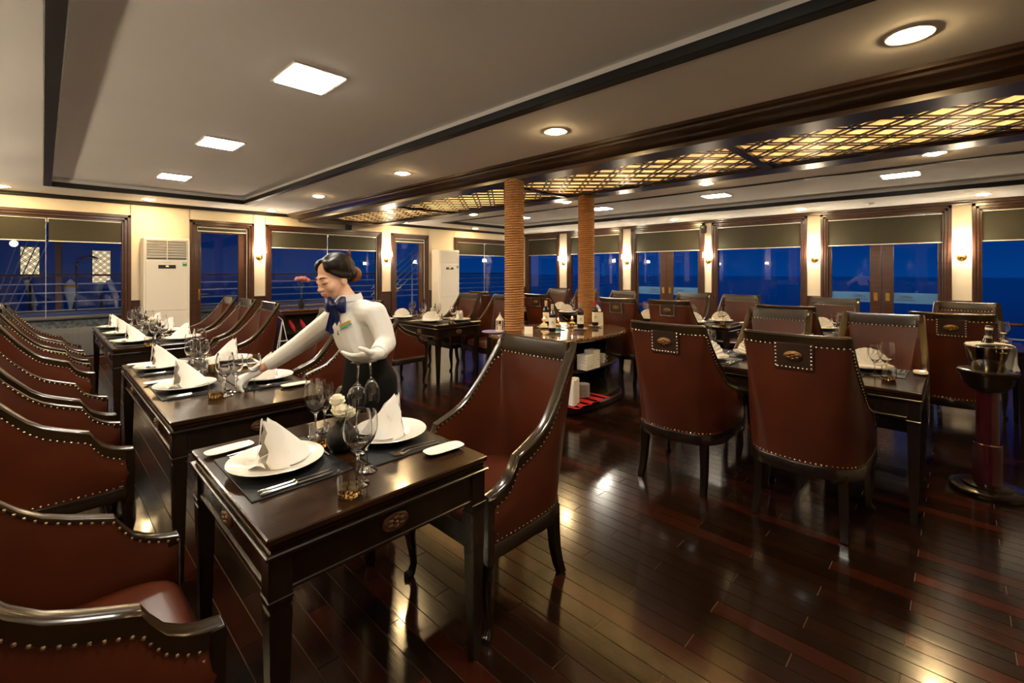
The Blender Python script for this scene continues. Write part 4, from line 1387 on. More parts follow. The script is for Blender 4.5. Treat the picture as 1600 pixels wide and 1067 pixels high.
cupm = m.mesh('cup_bowl', 'porcelain', 50)
m = MB(); m.tube([(.034 + .018 * math.sin(t / 6 * math.pi), 0, .012 + .036 * t / 6) for t in range(7)], .0035, 6)
handle = m.mesh('handle', 'porcelain')
cup_kit = Kit().part('cup_bowl', cupm).part('handle', handle)
p = px_pt(941, 567, ZSH)
for i, w in enumerate(('lower', 'upper')):
    cup_kit.place('coffee_cup', 'white cup at the rounded shelf end of buffet, %s of two' % w, 'cup', (p[0], p[1], ZSH + .045 * i), R(-60), 'coffee cups')
m = MB(); n_ = 12
pts = [[(-.30 + .6 * i / n_, y + .012 * math.sin(i * 1.7 + y * 20), .002 + (.003 if i % 3 == 0 else 0)) for y in (-.16, -.05, .06, .16)] for i in range(n_ + 1)]
m.loft(pts, False, False)
for k in range(len(m.v)): pass
m.box(-.28, .28, -.15, .15, 0, .002)
p0 = px_pt(920, 628, ZPL)
thing('red_cloth', m.mesh('red_cloth', 'red_cloth', 60), 'bright red cloth spread on the buffet base shelf', 'cloth', (p0[0] + .0, p0[1] + .10, ZPL), R(0))
m = MB(); m.lathe([(0, 0), (.05, 0), (.068, .010), (.07, .013), (.05, .006), (0, .004)], 26)
rnd = m.mesh('round_plate', 'porcelain', 50)
p = px_pt(912, 622, ZPL + .006)
for i in range(11):
    thing('round_plate', rnd, 'small round white plate stacked on the red cloth, %s up' % ORD[i], 'plate', (p[0] + .03, p[1] + .03, ZPL + .006 + .0125 * i), 0, 'round plates on the red cloth')
m = MB(); m.cbox(-.035, .035, -.035, .035, 0, .26, .01)
for (dx, dy, h, w) in ((-.045, .03, 1.0, 'taller'), (.0, .06, .98, 'shorter')):
    o = thing('white_canister', m.mesh('white_canister', 'porcelain', 0) if w == 'taller' else bpy.data.meshes['white_canister'], 'tall square white canister on the red cloth, %s of the pair' % ('nearer' if w == 'taller' else 'farther'), 'canister', (px_pt(895, 635, ZPL)[0] + (0 if w == 'taller' else .075), px_pt(895, 635, ZPL)[1] + (0 if w == 'taller' else .03), ZPL + .006))

# ------------------------------------------------------------------ ice bucket on its stand
SX, SY = 4.30, -.13
k = Kit()
m = MB(); 
def rounded(a, b, e, n=36):
    return [(a * math.copysign(abs(math.cos(t)) ** e, math.cos(t)), b * math.copysign(abs(math.sin(t)) ** e, math.sin(t))) for t in [2 * math.pi * i / n for i in range(n)]]
m.loft([[(x, y, z) for x, y in rounded(.185 - i, .185 - i, .9)] for z, i in ((0, .004), (.006, 0), (.026, .002), (.036, .02))], True, True)
k.part('foot', m.mesh('foot', 'leg_wood', 40))
m = MB(); m.loft([[(x, y, z) for x, y in rounded(.125 - i, .125 - i, .95)] for z, i in ((.036, 0), (.05, .002), (.06, .03))], True, True)
k.part('step', m.mesh('step', 'leg_wood', 40))
m = MB(); m.lathe([(.070, .055), (.070, .31), (.064, .315)], 28); k.part('sleeve', m.mesh('sleeve', 'mahogany_red'))
m = MB(); m.lathe([(.056, .31), (.056, .69)], 28); k.part('post', m.mesh('post', 'mahogany_red'))
m = MB(); m.lathe([(.06, .655), (.085, .66), (.120, .70), (.132, .755), (.146, .77), (.148, .785), (.142, .790), (.10, .790), (0, .788)], 36); k.part('tray_top', m.mesh('tray_top', 'leg_wood', 40))
k.place('bucket_stand', 'dark turned pedestal stand carrying the ice bucket', 'stand', (SX, SY, 0))
m = MB(); m.lathe([(0, .003), (.078, 0), (.082, .006), (.112, .150), (.116, .154), (.115, .158), (.109, .155), (.079, .012), (0, .010)], 40)
bucket_body = m.mesh('bucket_wall', 'chrome', 50)
m = MB(); m.lathe([(0, 0), (.100, 0), (.100, .004), (0, .004)], 24, c=(0, 0, .12))
ice = m.mesh('ice', 'crystal', 30)
bkk = Kit().part('bucket_wall', bucket_body)
m = MB()
for s in (-1, 1):
    m.tube([(s * .104, -.02, .125), (s * .128, -.018, .128), (s * .132, 0, .128), (s * .128, .018, .128), (s * .104, .02, .125)], .004, 6)
bkk.part('handle', m.mesh('handle', 'chrome'))
bkk.place('ice_bucket', 'shiny steel ice bucket with a bottle and white towel', 'bucket', (SX, SY, .790), R(30))
champ = Kit()
m = MB(); m.lathe([(0, 0), (.038, 0), (.040, .006), (.040, .12), (.036, .145), (.020, .19), (.0155, .21), (.0155, .255), (.018, .258), (.018, .266), (0, .268)], 24); champ.part('glass_body', m.mesh('glass_body', 'wine_dark', 50))
m = MB(); m.lathe([(.0162, .215), (.0168, .25), (.0185, .262), (.0175, .270), (0, .272)], 20); champ.part('foil_cap', m.mesh('foil_cap', 'black_plastic', 50))
m = MB(); m.lathe([(.0205, .190), (.0185, .204)], 20); champ.part('neck_label', m.mesh('neck_label', 'foil_grey', 50)); 
m = MB(); m.lathe([(.0190, .244), (.0192, .258)], 20); champ.part('cap_label', m.mesh('cap_label', 'paper', 50))
champ.place('wine_bottle', 'dark bottle neck sticking out of the ice bucket', 'bottle', (SX + .01, SY + .01, .805), 0, 'wine bottles', rot=(R(4), R(3), 0))
m = MB(); rows = []
path = [(-.085, .162), (-.02, .172), (.05, .174), (.100, .168), (.124, .155), (.128, .10), (.124, .05), (.128, .008)]
for i, (x, z) in enumerate(path):
    w = .055 + .006 * math.sin(i)
    rows.append([(x + .006 * math.sin(j * 1.9 + i), -w + 2 * w * j / 6, z + .006 * math.cos(j * 2.1 + i * .7)) for j in range(7)])
m.loft(rows, False, False)
rows2 = [[(x - .004, y, z - .006) for x, y, z in r] for r in rows]
m.loft(rows2, False, False)
thing('towel', m.mesh('towel', 'linen', 60), 'white towel draped over the rim of the ice bucket', 'towel', (SX, SY, .790), R(-66))

# ------------------------------------------------------------------ floor standing air conditioners
def air_con(label, x0, x1, loud):
    W = x1 - x0; D = .34; H = 1.97
    k = Kit(); hw = W / 2
    m = MB()
    m.cbox(-hw, hw, 0.02, D, .05, H, .012); m.cbox(-hw + .02, hw - .02, .03, D, 0, .05, .004)
    k.part('body', m.mesh('body', 'white_plastic', 0))
    m = MB(); m.cbox(-hw + .03, hw - .03, .004, .03, .80, 1.60 if loud else 1.62, .006); k.part('front_panel', m.mesh('front_panel', 'white_plastic', 0))
    m = MB(); m.cbox(-hw + .03, hw - .03, .006, .03, .08, .795, .006); k.part('lower_panel', m.mesh('lower_panel', 'white_plastic', 0))
    if loud:
        m = MB(); m.box(-hw + .045, hw - .045, .018, .03, 1.625, 1.935); k.part('vent_cavity', m.mesh('vent_cavity', 'black_void', 0))
        m = MB(); m.cbox(-.25, .25, -.014, .014, -.002, .002, .001)
        s_me = MB()
        s_me.add([(-hw + .045, .000, .018), (hw - .045, .000, .018), (hw - .045, .022, -.014), (-hw + .045, .022, -.014), (-hw + .045, .003, .021), (hw - .045, .003, .021), (hw - .045, .025, -.011), (-hw + .045, .025, -.011)],
                 [(0, 1, 2, 3), (4, 7, 6, 5), (0, 4, 5, 1), (2, 6, 7, 3)])
        s_me = s_me.mesh('louvre_slat', 'white_plastic', 0)
        for q in range(7): k.part('louvre_slat', s_me, (0, -.002, 1.655 + .043 * q))
        m = MB(); m.cbox(-.006, .006, -.006, .02, 1.625, 1.935, .002); k.part('vent_rib', m.mesh('vent_rib', 'white_plastic', 0))
    else:
        m = MB(); m.cbox(-hw + .03, hw - .03, .006, .03, 1.635, 1.94, .006); k.part('vent_cover', m.mesh('vent_cover', 'white_plastic', 0))
    m = MB(); m.cbox(-.115, .115, -.002, .01, 1.475, 1.535, .004)
    dg = MB(); dg.box(-.02, .02, -.0035, -.001, 1.507, 1.515)
    for t in range(3): dg.box(-.012 + .005 * t, .012 - .005 * t, -.0035, -.001, 1.517 + .004 * t, 1.520 + .004 * t)
    k.part('display', m.mesh('display', 'black_plastic', 0), subs=[('display_light', dg.mesh('display_light', 'orange_digits', 0), (0, 0, 0))])
    m = MB()
    for t in range(9): m.box(-.045 + .0102 * t, -.038 + .0102 * t, .002, .0045, 1.568, 1.576)
    k.part('maker_lettering', m.mesh('maker_lettering', 'foil_grey', 0), kind='stuff')
    m = MB(); m.box(hw - .10, hw - .042, .0005, .004, 1.515, 1.585); k.part('energy_sticker', m.mesh('energy_sticker', 'green_sticker', 0), label='green and white energy sticker')
    m = MB(); m.box(hw - .094, hw - .048, -.0005, .003, 1.558, 1.578); k.part('sticker_band', m.mesh('sticker_band', 'paper', 0))
    return k.place('air_conditioner', label, 'air conditioner', ((x0 + x1) / 2, YW - .035 - D, 0))
air_con('tall white floor air conditioner with open louvres by the far window', 1.10, 1.71, True)
air_con('tall plain white floor air conditioner in the far corner', 6.83, 7.47, False)

# ------------------------------------------------------------------ small loudspeakers
def speaker(label, loc, rot):
    m = MB(); m.cbox(-.055, .055, 0, .10, -.085, .085, .012); b = m.mesh('cabinet', 'black_plastic', 0)
    m = MB(); m.lathe([(0, .0), (.012, .004), (.030, .010), (.036, .008), (.038, .012)], 20, M=Matrix.Rotation(R(90), 4, 'X')); c = m.mesh('cone', 'black_void', 50)
    m = MB(); m.lathe([(0, .012), (.012, .010), (.016, .008)], 14, M=Matrix.Rotation(R(90), 4, 'X')); t = m.mesh('tweeter', 'foil_grey', 50)
    m = MB(); m.tube([(0, .09, 0), (0, .14, 0)], .012, 8); br = m.mesh('bracket', 'black_plastic')
    Kit().part('cabinet', b).part('cone', c, (0, 0, -.025)).part('tweeter', t, (0, 0, .045)).part('bracket', br).place('loudspeaker', label, 'speaker', loc, 0, 'small loudspeakers', rot=rot)
speaker('small black loudspeaker high on the wall pier by the doors', (XW - .15, 4.05, 2.36), (0, 0, R(-90)))
speaker('small black loudspeaker under the far end of the ceiling beam', (4.62, YW - .145, 2.40), (R(12), 0, 0))

# ------------------------------------------------------------------ ceiling smoke detector
m = MB(); m.lathe([(0, -.035), (.030, -.033), (.045, -.022), (.052, -.010), (.055, 0)], 24)
thing('smoke_detector', m.mesh('smoke_detector', 'white_plastic', 50), 'round white smoke detector on the ceiling above the double doors', 'detector', (9.55, 1.05, ZS))

# ------------------------------------------------------------------ service counter under the far window, behind the waitress
k = Kit(); CX0, CX1, CY0 = 2.86, 4.75, 8.36
m = MB(); m.cbox(0, CX1 - CX0, 0, .50, .72, .76, .012); k.part('counter_top', m.mesh('counter_top', 'granite', 0))
m = MB(); m.cbox(.03, CX1 - CX0 - .03, .03, .48, .665, .72, .008); k.part('top_moulding', m.mesh('top_moulding', 'frame_wood', 0))
for x in (.05, .92, 1.79):
    m = MB(); m.cbox(x, x + .05, .05, .46, 0, .665, .005); k.part('side_panel', m.mesh('side_panel', 'leg_wood', 0))
m = MB(); m.cbox(.05, 1.84, .43, .46, 0.05, .665, .005); k.part('back_panel', m.mesh('back_panel', 'dark_wood', 0))
m = MB(); m.cbox(.10, 1.79, .08, .44, .32, .345, .004); k.part('shelf', m.mesh('shelf', 'dark_wood', 0))
k.place('service_counter', 'granite topped dark counter under the window behind the waitress', 'counter', (CX0, CY0, 0))
m = MB(); m.loft([[(r_ * math.cos(2 * math.pi * i / 12) + dx, r_ * .7 * math.sin(2 * math.pi * i / 12), z) for i in range(12)] for r_, z, dx in ((.012, 0, .05), (.028, .03, .04), (.040, .09, .02), (.036, .15, -.01), (.018, .20, -.03), (.004, .225, -.04))], True, True)
bag_me = m.mesh('red_bag', 'red_cloth', 60)
thing('red_bag', bag_me, 'slim red cloth bag in the counter shelf, nearer the leather chairs', 'bag', (3.10, CY0 + .16, .345), 0, 'red bags in the counter')
thing('red_bag', bag_me, 'slim red cloth bag in the counter shelf, beside the waitress sleeve', 'bag', (3.29, CY0 + .16, .345), 0, 'red bags in the counter')
m = MB(); m.tube([(0, 0, 0), (.12, .02, .62)], .007, 6); m.tube([(.24, 0, 0), (.12, .02, .62)], .007, 6); m.tube([(.12, .22, 0), (.12, .02, .62)], .007, 6); m.tube([(.04, -.01, .28), (.20, -.01, .28)], .010, 6)
m.tube([(.12, .02, .62), (.02, -.06, .70)], .007, 6)
thing('metal_easel', m.mesh('metal_easel', 'rail_white'), 'small pale metal easel standing on the floor before the counter', 'easel', (2.66, 8.02, 0), 0)
# pink blossom on the counter
k = Kit()
m = MB(); m.lathe([(0, 0), (.035, 0), (.05, .06), (.03, .14), (.022, .18), (.026, .19), (.020, .19), (0, .17)], 20); k.part('vase_body', m.mesh('vase_body', 'vase_black', 60))
for i in range(9):
    a = i * 2.4; m = MB(); c = (.11 * math.cos(a) * (i % 3 + 1) / 3, .11 * math.sin(a) * (i % 3 + 1) / 3, .50 + .05 * ((i * 7) % 5) / 5)
    flower(m, c, .046, i + 20); k.part('flower', m.mesh('flower', 'petal_pink', 50), label='pink blossom')
m = MB()
for i in range(6):
    a = i * 1.05; m.tube([(0, 0, .15), (.02 * math.cos(a), .02 * math.sin(a), .36), (.06 * math.cos(a), .06 * math.sin(a), .50)], .002, 5)
k.part('stem', m.mesh('stem', 'leaf'))
k.place('flower_vase', 'pink blossoms in a vase on the counter beside the waitress face', 'vase', (3.30, 8.60, .76), 0, 'flower vases')
# ------------------------------------------------------------------ the waitress
pmat('skin', (0.80, 0.48, 0.33), 0.45, sss=0.1)
pmat('lip', (0.55, 0.07, 0.06), 0.4)
pmat('hair', (0.006, 0.003, 0.002), 0.36, spec=0.2, color2=(0.012, 0.005, 0.003), scale=30, stretch=(1, 1, 5), bump=0.25, bump_scale=90)
pmat('hair_net', (0.24, 0.07, 0.015), 0.5)
pmat('shirt', (0.76, 0.76, 0.76), 0.75, bump=0.5, bump_scale=9, sheen=0.1)
pmat('glove', (0.80, 0.79, 0.77), 0.8, bump=0.25, bump_scale=45)
pmat('black_cloth', (0.005, 0.005, 0.006), 0.85, spec=0.15)
pmat('satin_blue', (0.004, 0.010, 0.085), 0.3, bump=0.35, bump_scale=18)
pmat('tag_gold', (0.70, 0.42, 0.10), 0.35, metal=0.5)
pmat('tag_teal', (0.10, 0.42, 0.38), 0.4)
pmat('lash', (0.012, 0.006, 0.004), 0.6)

RV = Vector((_c, -_s, 0)); FV = Vector((_s, _c, 0)); UZ = Vector((0, 0, 1))
def pd(x, y, d):
    u = (x - 800) / 716.0
    return Vector((d * (_s + u * _c), d * (_c - u * _s), HEIGHT - (y - 424) * d / 716.0))
WBASE = Vector((pd(578, 580, 2.5).x, pd(578, 580, 2.5).y, 0))
def remesh(mb, name, mat, voxel, smooth_it=2, disp=0.0):
    me = bpy.data.meshes.new(name)
    me.from_pydata(mb.v, [], mb.f)
    bm = bmesh.new(); bm.from_mesh(me); bmesh.ops.recalc_face_normals(bm, faces=bm.faces); bm.to_mesh(me); bm.free()
    ob = bpy.data.objects.new(name, me); COL.objects.link(ob)
    r = ob.modifiers.new('r', 'REMESH'); r.mode = 'VOXEL'; r.voxel_size = voxel; r.use_smooth_shade = True
    s = ob.modifiers.new('s', 'SMOOTH'); s.factor = 0.5; s.iterations = smooth_it
    dg = bpy.context.evaluated_depsgraph_get()
    out = bpy.data.meshes.new_from_object(ob.evaluated_get(dg))
    bpy.data.objects.remove(ob); bpy.data.meshes.remove(me)
    out.name = name
    out.materials.clear(); out.materials.append(MATS[mat])
    out.polygons.foreach_set('use_smooth', [True] * len(out.polygons))
    return out
def cap(mb, a, b, ra, rb, n=14):
    a, b = Vector(a), Vector(b)
    mb.tube([a, a.lerp(b, .5), b], [ra, (ra + rb) / 2, rb], n)
    mb.ball(a, ra, n, 8); mb.ball(b, rb, n, 8)
def chain(mb, pts, rads, n=12):
    for i in range(len(pts) - 1): cap(mb, pts[i], pts[i + 1], rads[i], rads[i + 1], n)
def W(p): return Vector(p) - WBASE          # world to the figure's own frame

ang = R(27)
Fd = (-RV * math.sin(ang) - FV * math.cos(ang)).normalized()     # chest faces
Ld = UZ.cross(Fd)                                                # her left
hipc = W(pd(578, 585, 2.52)); waist = W(pd(573, 556, 2.52)); belly = W(pd(566, 540, 2.52)); chest = W(pd(556, 508, 2.52)); upch = W(pd(549, 488, 2.52)); neckb = W(pd(545, 470, 2.52))
def ell(c, side, front, tilt=None, n=20, push=0.0):
    return [tuple(c + Ld * (side * math.cos(2 * math.pi * i / n)) + Fd * (push + front * math.sin(2 * math.pi * i / n))) for i in range(n)]
shL = W(pd(586, 491, 2.40)); shR = W(pd(519, 499, 2.63))
elL = W(pd(603, 536, 2.36)); wrL = W(pd(590, 551, 2.24))
elR = W(pd(464, 540, 2.68)); wrR = W(pd(424, 567, 2.68)); wrR2 = W(pd(405, 578, 2.68))
headc = W(pd(522, 432, 2.50))
# --- head frame
pa = R(33); pitch = R(19)
hf = (-RV * math.sin(pa) - FV * math.cos(pa)) * math.cos(pitch) - UZ * math.sin(pitch)
hl = UZ.cross(hf).normalized()
hu = hf.cross(hl).normalized()
HM = Matrix((( hf.x, hl.x, hu.x, headc.x), (hf.y, hl.y, hu.y, headc.y), (hf.z, hl.z, hu.z, headc.z), (0, 0, 0, 1)))
HS = Matrix.Scale(1.0, 4)
HM = HM @ HS
def hb(mb, c, s): mb.ball((0, 0, 0), 1, 18, 12, M=HM @ Matrix.Translation(c) @ Matrix.Diagonal((*s, 1)))
# --- body: one continuous skin surface
b = MB()
hb(b, (-.012, 0, .030), (.092, .072, .084)); hb(b, (.024, 0, -.018), (.072, .060, .084)); hb(b, (.060, 0, -.055), (.034, .034, .040)); hb(b, (.040, 0, -.070), (.044, .043, .040)); hb(b, (.069, 0, -.096), (.020, .020, .017))
for s in (-1, 1):
    hb(b, (.052, s * .034, -.036), (.034, .026, .032)); hb(b, (.077, s * .029, -.002), (.015, .018, .012)); hb(b, (-.004, s * .071, -.022), (.020, .009, .030))
    hb(b, (.098, s * .0095, -.043), (.008, .0075, .007))
b.tube([tuple(HM @ Vector(p)) for p in ((.088, 0, .012), (.098, 0, -.012), (.110, 0, -.036), (.106, 0, -.046))], [.008, .0105, .0125, .010], 12)
hb(b, (.082, 0, .018), (.013, .040, .012)); hb(b, (.088, 0, -.066), (.012, .022, .007)); hb(b, (.086, 0, -.077), (.012, .020, .008))
nk = tuple(HM @ Vector((-.015, 0, -.075)))
chain(b, [tuple(HM @ Vector((-.005, 0, -.05))), tuple(Vector(nk).lerp(neckb, .5)), tuple(neckb), tuple(upch)], [.052, .047, .052, .07])
b.loft([ell(hipc - UZ * .04, .15, .10), ell(waist, .105, .075), ell(belly, .108, .078), ell(chest, .125, .09), ell(upch, .13, .08), ell(neckb, .05, .045)], True, True)
chain(b, [shL, elL, wrL], [.045, .036, .025]); chain(b, [shR, elR, wrR, wrR2], [.045, .036, .027, .0235])
feet = []
for s in (-1, 1):
    h = hipc + Ld * (s * .075) - UZ * .04; kn = Vector((h.x, h.y, .46)) + Fd * .02; an = Vector((h.x, h.y, .08)) - Fd * .01
    chain(b, [h, kn, an], [.085, .055, .036]); feet.append(an)
    cap(b, an - UZ * .04 - Fd * .03, an - UZ * .055 + Fd * .12, .032, .024)
body_me = remesh(b, 'body', 'skin', .0058, 3)
person = link('person', body_me, None, tuple(WBASE), 0, None, 'person in white shirt and white gloves bending to set a wine glass on a table', 'person')
# --- shirt
s_ = MB()
s_.loft([ell(waist - UZ * .012, .118, .088), ell(waist + UZ * .022, .138, .112, push=.012), ell(belly + UZ * .01, .140, .114, push=.012), ell(chest, .146, .112, push=.012), ell(upch, .150, .094), ell(upch.lerp(neckb, .55), .115, .078), ell(neckb + UZ * .004, .062, .056)], True, True)
chain(s_, [shL + UZ * .004, shL.lerp(elL, .5) + RV * .008, elL, elL.lerp(wrL, .55), wrL.lerp(elL, .12)], [.062, .056, .052, .047, .034])
chain(s_, [upch + Ld * .08, shL], [.075, .062]); chain(s_, [upch - Ld * .08, shR], [.075, .062])
chain(s_, [shR, shR.lerp(elR, .5), elR, elR.lerp(wrR, .6), wrR], [.064, .058, .052, .047, .040])
shirt_me = remesh(s_, 'shirt', 'shirt', .0062, 3)
link('shirt', shirt_me, person)
# collar
m = MB(); n = 20
for s in (-1, 1):
    ring = []
    for q in range(9):
        a = R(8 + 150 * q / 8) * s
        dirv = Fd * math.cos(a) + Ld * math.sin(a)
        p0 = neckb + dirv * (.056 + .006) - Fd * .002 + UZ * (.034 + .012 * (1 - math.cos(a)) / 2)
        p1 = neckb + dirv * (.076) + UZ * (-.002 + .016 * (1 - math.cos(a)) / 2) + Fd * (.018 if q == 0 else 0)
        p2 = neckb + dirv * (.070) + UZ * (-.006 + .016 * (1 - math.cos(a)) / 2)
        p3 = neckb + dirv * (.053) + UZ * (.026 + .012 * (1 - math.cos(a)) / 2)
        ring.append([tuple(p0), tuple(p1), tuple(p2), tuple(p3)])
    m.loft(ring, True, True)
link('collar', m.mesh('collar', 'shirt', 50), person)
# right cuff, open slit
m = MB(); dv = (wrR - elR).normalized()
m.tube([tuple(wrR - dv * .045), tuple(wrR - dv * .01), tuple(wrR + dv * .012)], [.043, .040, .038], 18)
link('cuff', m.mesh('cuff', 'shirt', 50), person)
m = MB(); dv2 = (wrL - elL).normalized()
m.tube([tuple(wrL - dv2 * .045), tuple(wrL - dv2 * .015), tuple(wrL + dv2 * .0)], [.043, .041, .038], 18)
link('cuff', m.mesh('cuff', 'shirt', 50), person)
# --- trousers / skirt
k_ = MB()
k_.loft([ell(hipc.xyz * 1 - UZ * (hipc.z - .10), .155, .115), ell(Vector((hipc.x, hipc.y, .45)), .160, .120), ell(hipc - UZ * .06, .165, .128), ell(hipc, .158, .122), ell(waist - UZ * .03, .128, .100), ell(waist + UZ * .008, .118, .092)], True, True)
link('skirt', remesh(k_, 'skirt', 'black_cloth', .010, 3), person)
for an in feet:
    m = MB(); cap(m, an - UZ * .048 - Fd * .035, an - UZ * .056 + Fd * .125, .038, .029); 
    link('shoe', remesh(m, 'shoe', 'black_plastic', .008, 2), person)
# --- hair
h = MB()
hb(h, (-.029, 0, .043), (.093, .083, .086)); hb(h, (-.055, 0, .005), (.073, .078, .074)); hb(h, (-.10, 0, -.012), (.045, .050, .048)); hb(h, (-.085, 0, .035), (.05, .06, .05))
for s in (-1, 1):
    hb(h, (.018, s * .040, .066), (.052, .036, .042))
    h.tube([tuple(HM @ Vector(p)) for p in ((.040, s * .004, .108), (.060, s * .036, .078), (.046, s * .063, .038), (.010, s * .076, .008), (-.045, s * .072, -.012))], [.008, .010, .012, .014, .018], 10)
hair_me = remesh(h, 'hair', 'hair', .0055, 3)
link('hair', hair_me, person)
m = MB(); m.ball((0, 0, 0), 1, 16, 10, M=HM @ Matrix.Translation((-.128, 0, -.030)) @ Matrix.Diagonal((.038, .046, .046, 1)))
link('hair_bun', m.mesh('hair_bun', 'hair_net', 60), person, label='brown netted hair bun')
m = MB(); m.tube([tuple(HM @ Vector(p)) for p in ((-.10, .01, .03), (-.125, .01, .06), (-.130, .01, .095), (-.142, .012, .12))], [.012, .011, .009, .004], 8)
m.tube([tuple(HM @ Vector(p)) for p in ((-.128, .01, .085), (-.115, .012, .11))], [.005, .002], 8)
link('hair_pin', m.mesh('hair_pin', 'hair_net', 60), person)
# --- face parts
for s in (-1, 1):
    m = MB(); m.tube([tuple(HM @ Vector(p)) for p in ((.0905, s * .013, -.006), (.0925, s * .022, -.0105), (.0885, s * .034, -.0105), (.0795, s * .0445, -.006))], [.0012, .0022, .0022, .0012], 6)
    link('eyelashes', m.mesh('eyelashes', 'lash'), person)
    m = MB(); m.tube([tuple(HM @ Vector(p)) for p in ((.0965, s * .012, .018), (.0955, s * .024, .024), (.0865, s * .038, .024), (.074, s * .050, .016))], [.0022, .003, .0026, .0012], 6)
    link('eyebrow', m.mesh('eyebrow', 'lash'), person)
m = MB()
hb(m, (.0900, 0, -.0665), (.0115, .021, .0048)); hb(m, (.0885, 0, -.0755), (.0115, .018, .0055))
link('lips', m.mesh('lips', 'lip', 60), person)
# --- bow tie
m = MB()
bc = neckb + Fd * .094 - UZ * .018
def bowpt(y, z, x=0.0): return tuple(bc + Ld * (y * 1.2) + UZ * (z * 1.2) + Fd * x)
for s in (-1, 1):
    rings = []
    for t in range(7):
        u = t / 6.0; w = .008 + .030 * math.sin(min(1, u * 1.15) * math.pi * .62); dpt = .006 + .014 * math.sin(u * math.pi)
        rings.append([bowpt(s * .062 * u, w * math.cos(a) + .004 * u, dpt * math.sin(a)) for a in [2 * math.pi * i / 10 for i in range(10)]])
    m.loft(rings, True, True)
    tail = []
    for t in range(6):
        u = t / 5.0
        tail.append([bowpt(s * (.004 + .020 * u) + (.012 + .022 * u) * k, -.010 - .105 * u - (.016 * (1 - abs(k)) if t == 5 else 0), .012 - .010 * u + .006 * math.cos(k * 5)) for k in (-1, -.5, 0, .5, 1)])
    m.loft(tail, False, False)
m.ball(bowpt(0, 0, .010), .016, 12, 8)
link('bow_tie', m.mesh('bow_tie', 'satin_blue', 60), person, label='dark blue satin bow')
# --- name tag
tagc = W(pd(546, 514, 2.52)) + Fd * .0
tx = (Ld * .93 + UZ * .36).normalized(); ty = Fd.cross(tx); 
base = chest + Ld * .052 + Fd * .122 + UZ * .016
def tagbox(x0, x1, z0, z1, y0, y1):
    mm = MB(); up2 = tx.cross(Fd) * -1
    vs = []
    for z in (z0, z1):
        for (x, y) in ((x0, y0), (x1, y0), (x1, y1), (x0, y1)): vs.append(tuple(base + tx * x + (-ty if ty.z < 0 else ty) * z + Fd * y))
    mm.add(vs, [(0, 3, 2, 1), (4, 5, 6, 7), (0, 1, 5, 4), (1, 2, 6, 5), (2, 3, 7, 6), (3, 0, 4, 7)]); return mm
link('name_tag', tagbox(-.040, .040, 0, .014, -.004, .004).mesh('name_tag', 'tag_gold', 0), person, label='gold and teal name tag')
link('tag_band', tagbox(-.040, .040, -.011, 0, -.004, .004).mesh('tag_band', 'tag_teal', 0), person)
# --- gloved hands
def hand(name, wrist, palm_dir, palm_up, side, curls, spread, scale=1.0, thumb=((.030, .030, -.004), (.052, .044, -.010), (.072, .050, -.018))):
    """palm_dir: towards the fingers; palm_up: back of the hand; side=+1 when the thumb lies along +(up x dir)"""
    d = palm_dir.normalized(); u = (palm_up - d * palm_up.dot(d)).normalized(); t = u.cross(d) * side
    P = lambda x, y, z: wrist + (d * x + t * y + u * z) * scale
    mb = MB()
    chain(mb, [P(-.015, 0, 0), P(.010, 0, 0)], [.027, .027])
    for y in (-.026, -.009, .009, .026): cap(mb, P(.012, y * .6, 0), P(.078, y, 0), .0165, .0125)
    for i, y in enumerate((.028, .0095, -.0095, -.027)):
        L = (.030, .034, .032, .025)[i]; c = curls[i]
        x, z, a = .080, 0.0, 0.0
        pts = [P(x, y, z)]
        yy = y
        for seg, f in ((L, .6), (L * .78, .9), (L * .62, .7)):
            a += R(c) * f
            x += seg * math.cos(a); z -= seg * math.sin(a); yy += spread * (1.5 - i) * .004
            pts.append(P(x, yy, z))
        chain(mb, pts, [.0108, .0102, .0095, .0082], 10)
    chain(mb, [P(.012, .022, -.002)] + [P(*p) for p in thumb], [.0165, .0135, .0115, .0095], 10)
    return remesh(mb, name, 'glove', .0042, 2)
# right hand: fingers down on to the foot of the glass
gr = W(pd(396, 601, 2.66))
dR = (W(pd(378, 595, 2.62)) - wrR2)
link('glove', hand('glove', wrR2 + dR.normalized() * .022, dR, UZ * .7 + RV * -.4 - FV * .35, -1, (42, 40, 40, 44), 1.0, 1.0, ((.040, .034, -.012), (.062, .036, -.030), (.082, .028, -.046))), person)
# left hand: palm up under the stems, fingers to the picture left
dL = -RV * .96 - FV * .15 - UZ * .22
link('glove', hand('glove', wrL + dv2 * .018, dL, -UZ * .75 - FV * .62, -1, (16, 22, 26, 30), 1.2, 1.0, ((.022, .036, .004), (.040, .056, -.004), (.060, .066, -.012))), person)
# --- glasses she handles
gp_ = pd(397, 606, 2.655)
thing('wine_glass', small_glass, 'wine glass held at its foot by the reaching white glove', 'glass', (gp_.x, gp_.y, ZTOP), 0, 'wine glasses')
for (x, y, d, w, me_) in ((560, 566, 2.20, 'larger', big_glass), (578, 564, 2.235, 'smaller', small_glass)):
    p = pd(x, y, d)
    thing('wine_glass', me_, 'empty wine glass hanging upside down from the glove, %s of the two' % w, 'glass', tuple(p), 0, 'wine glasses', rot=(R(180), R(3 if w == 'larger' else -4), 0))
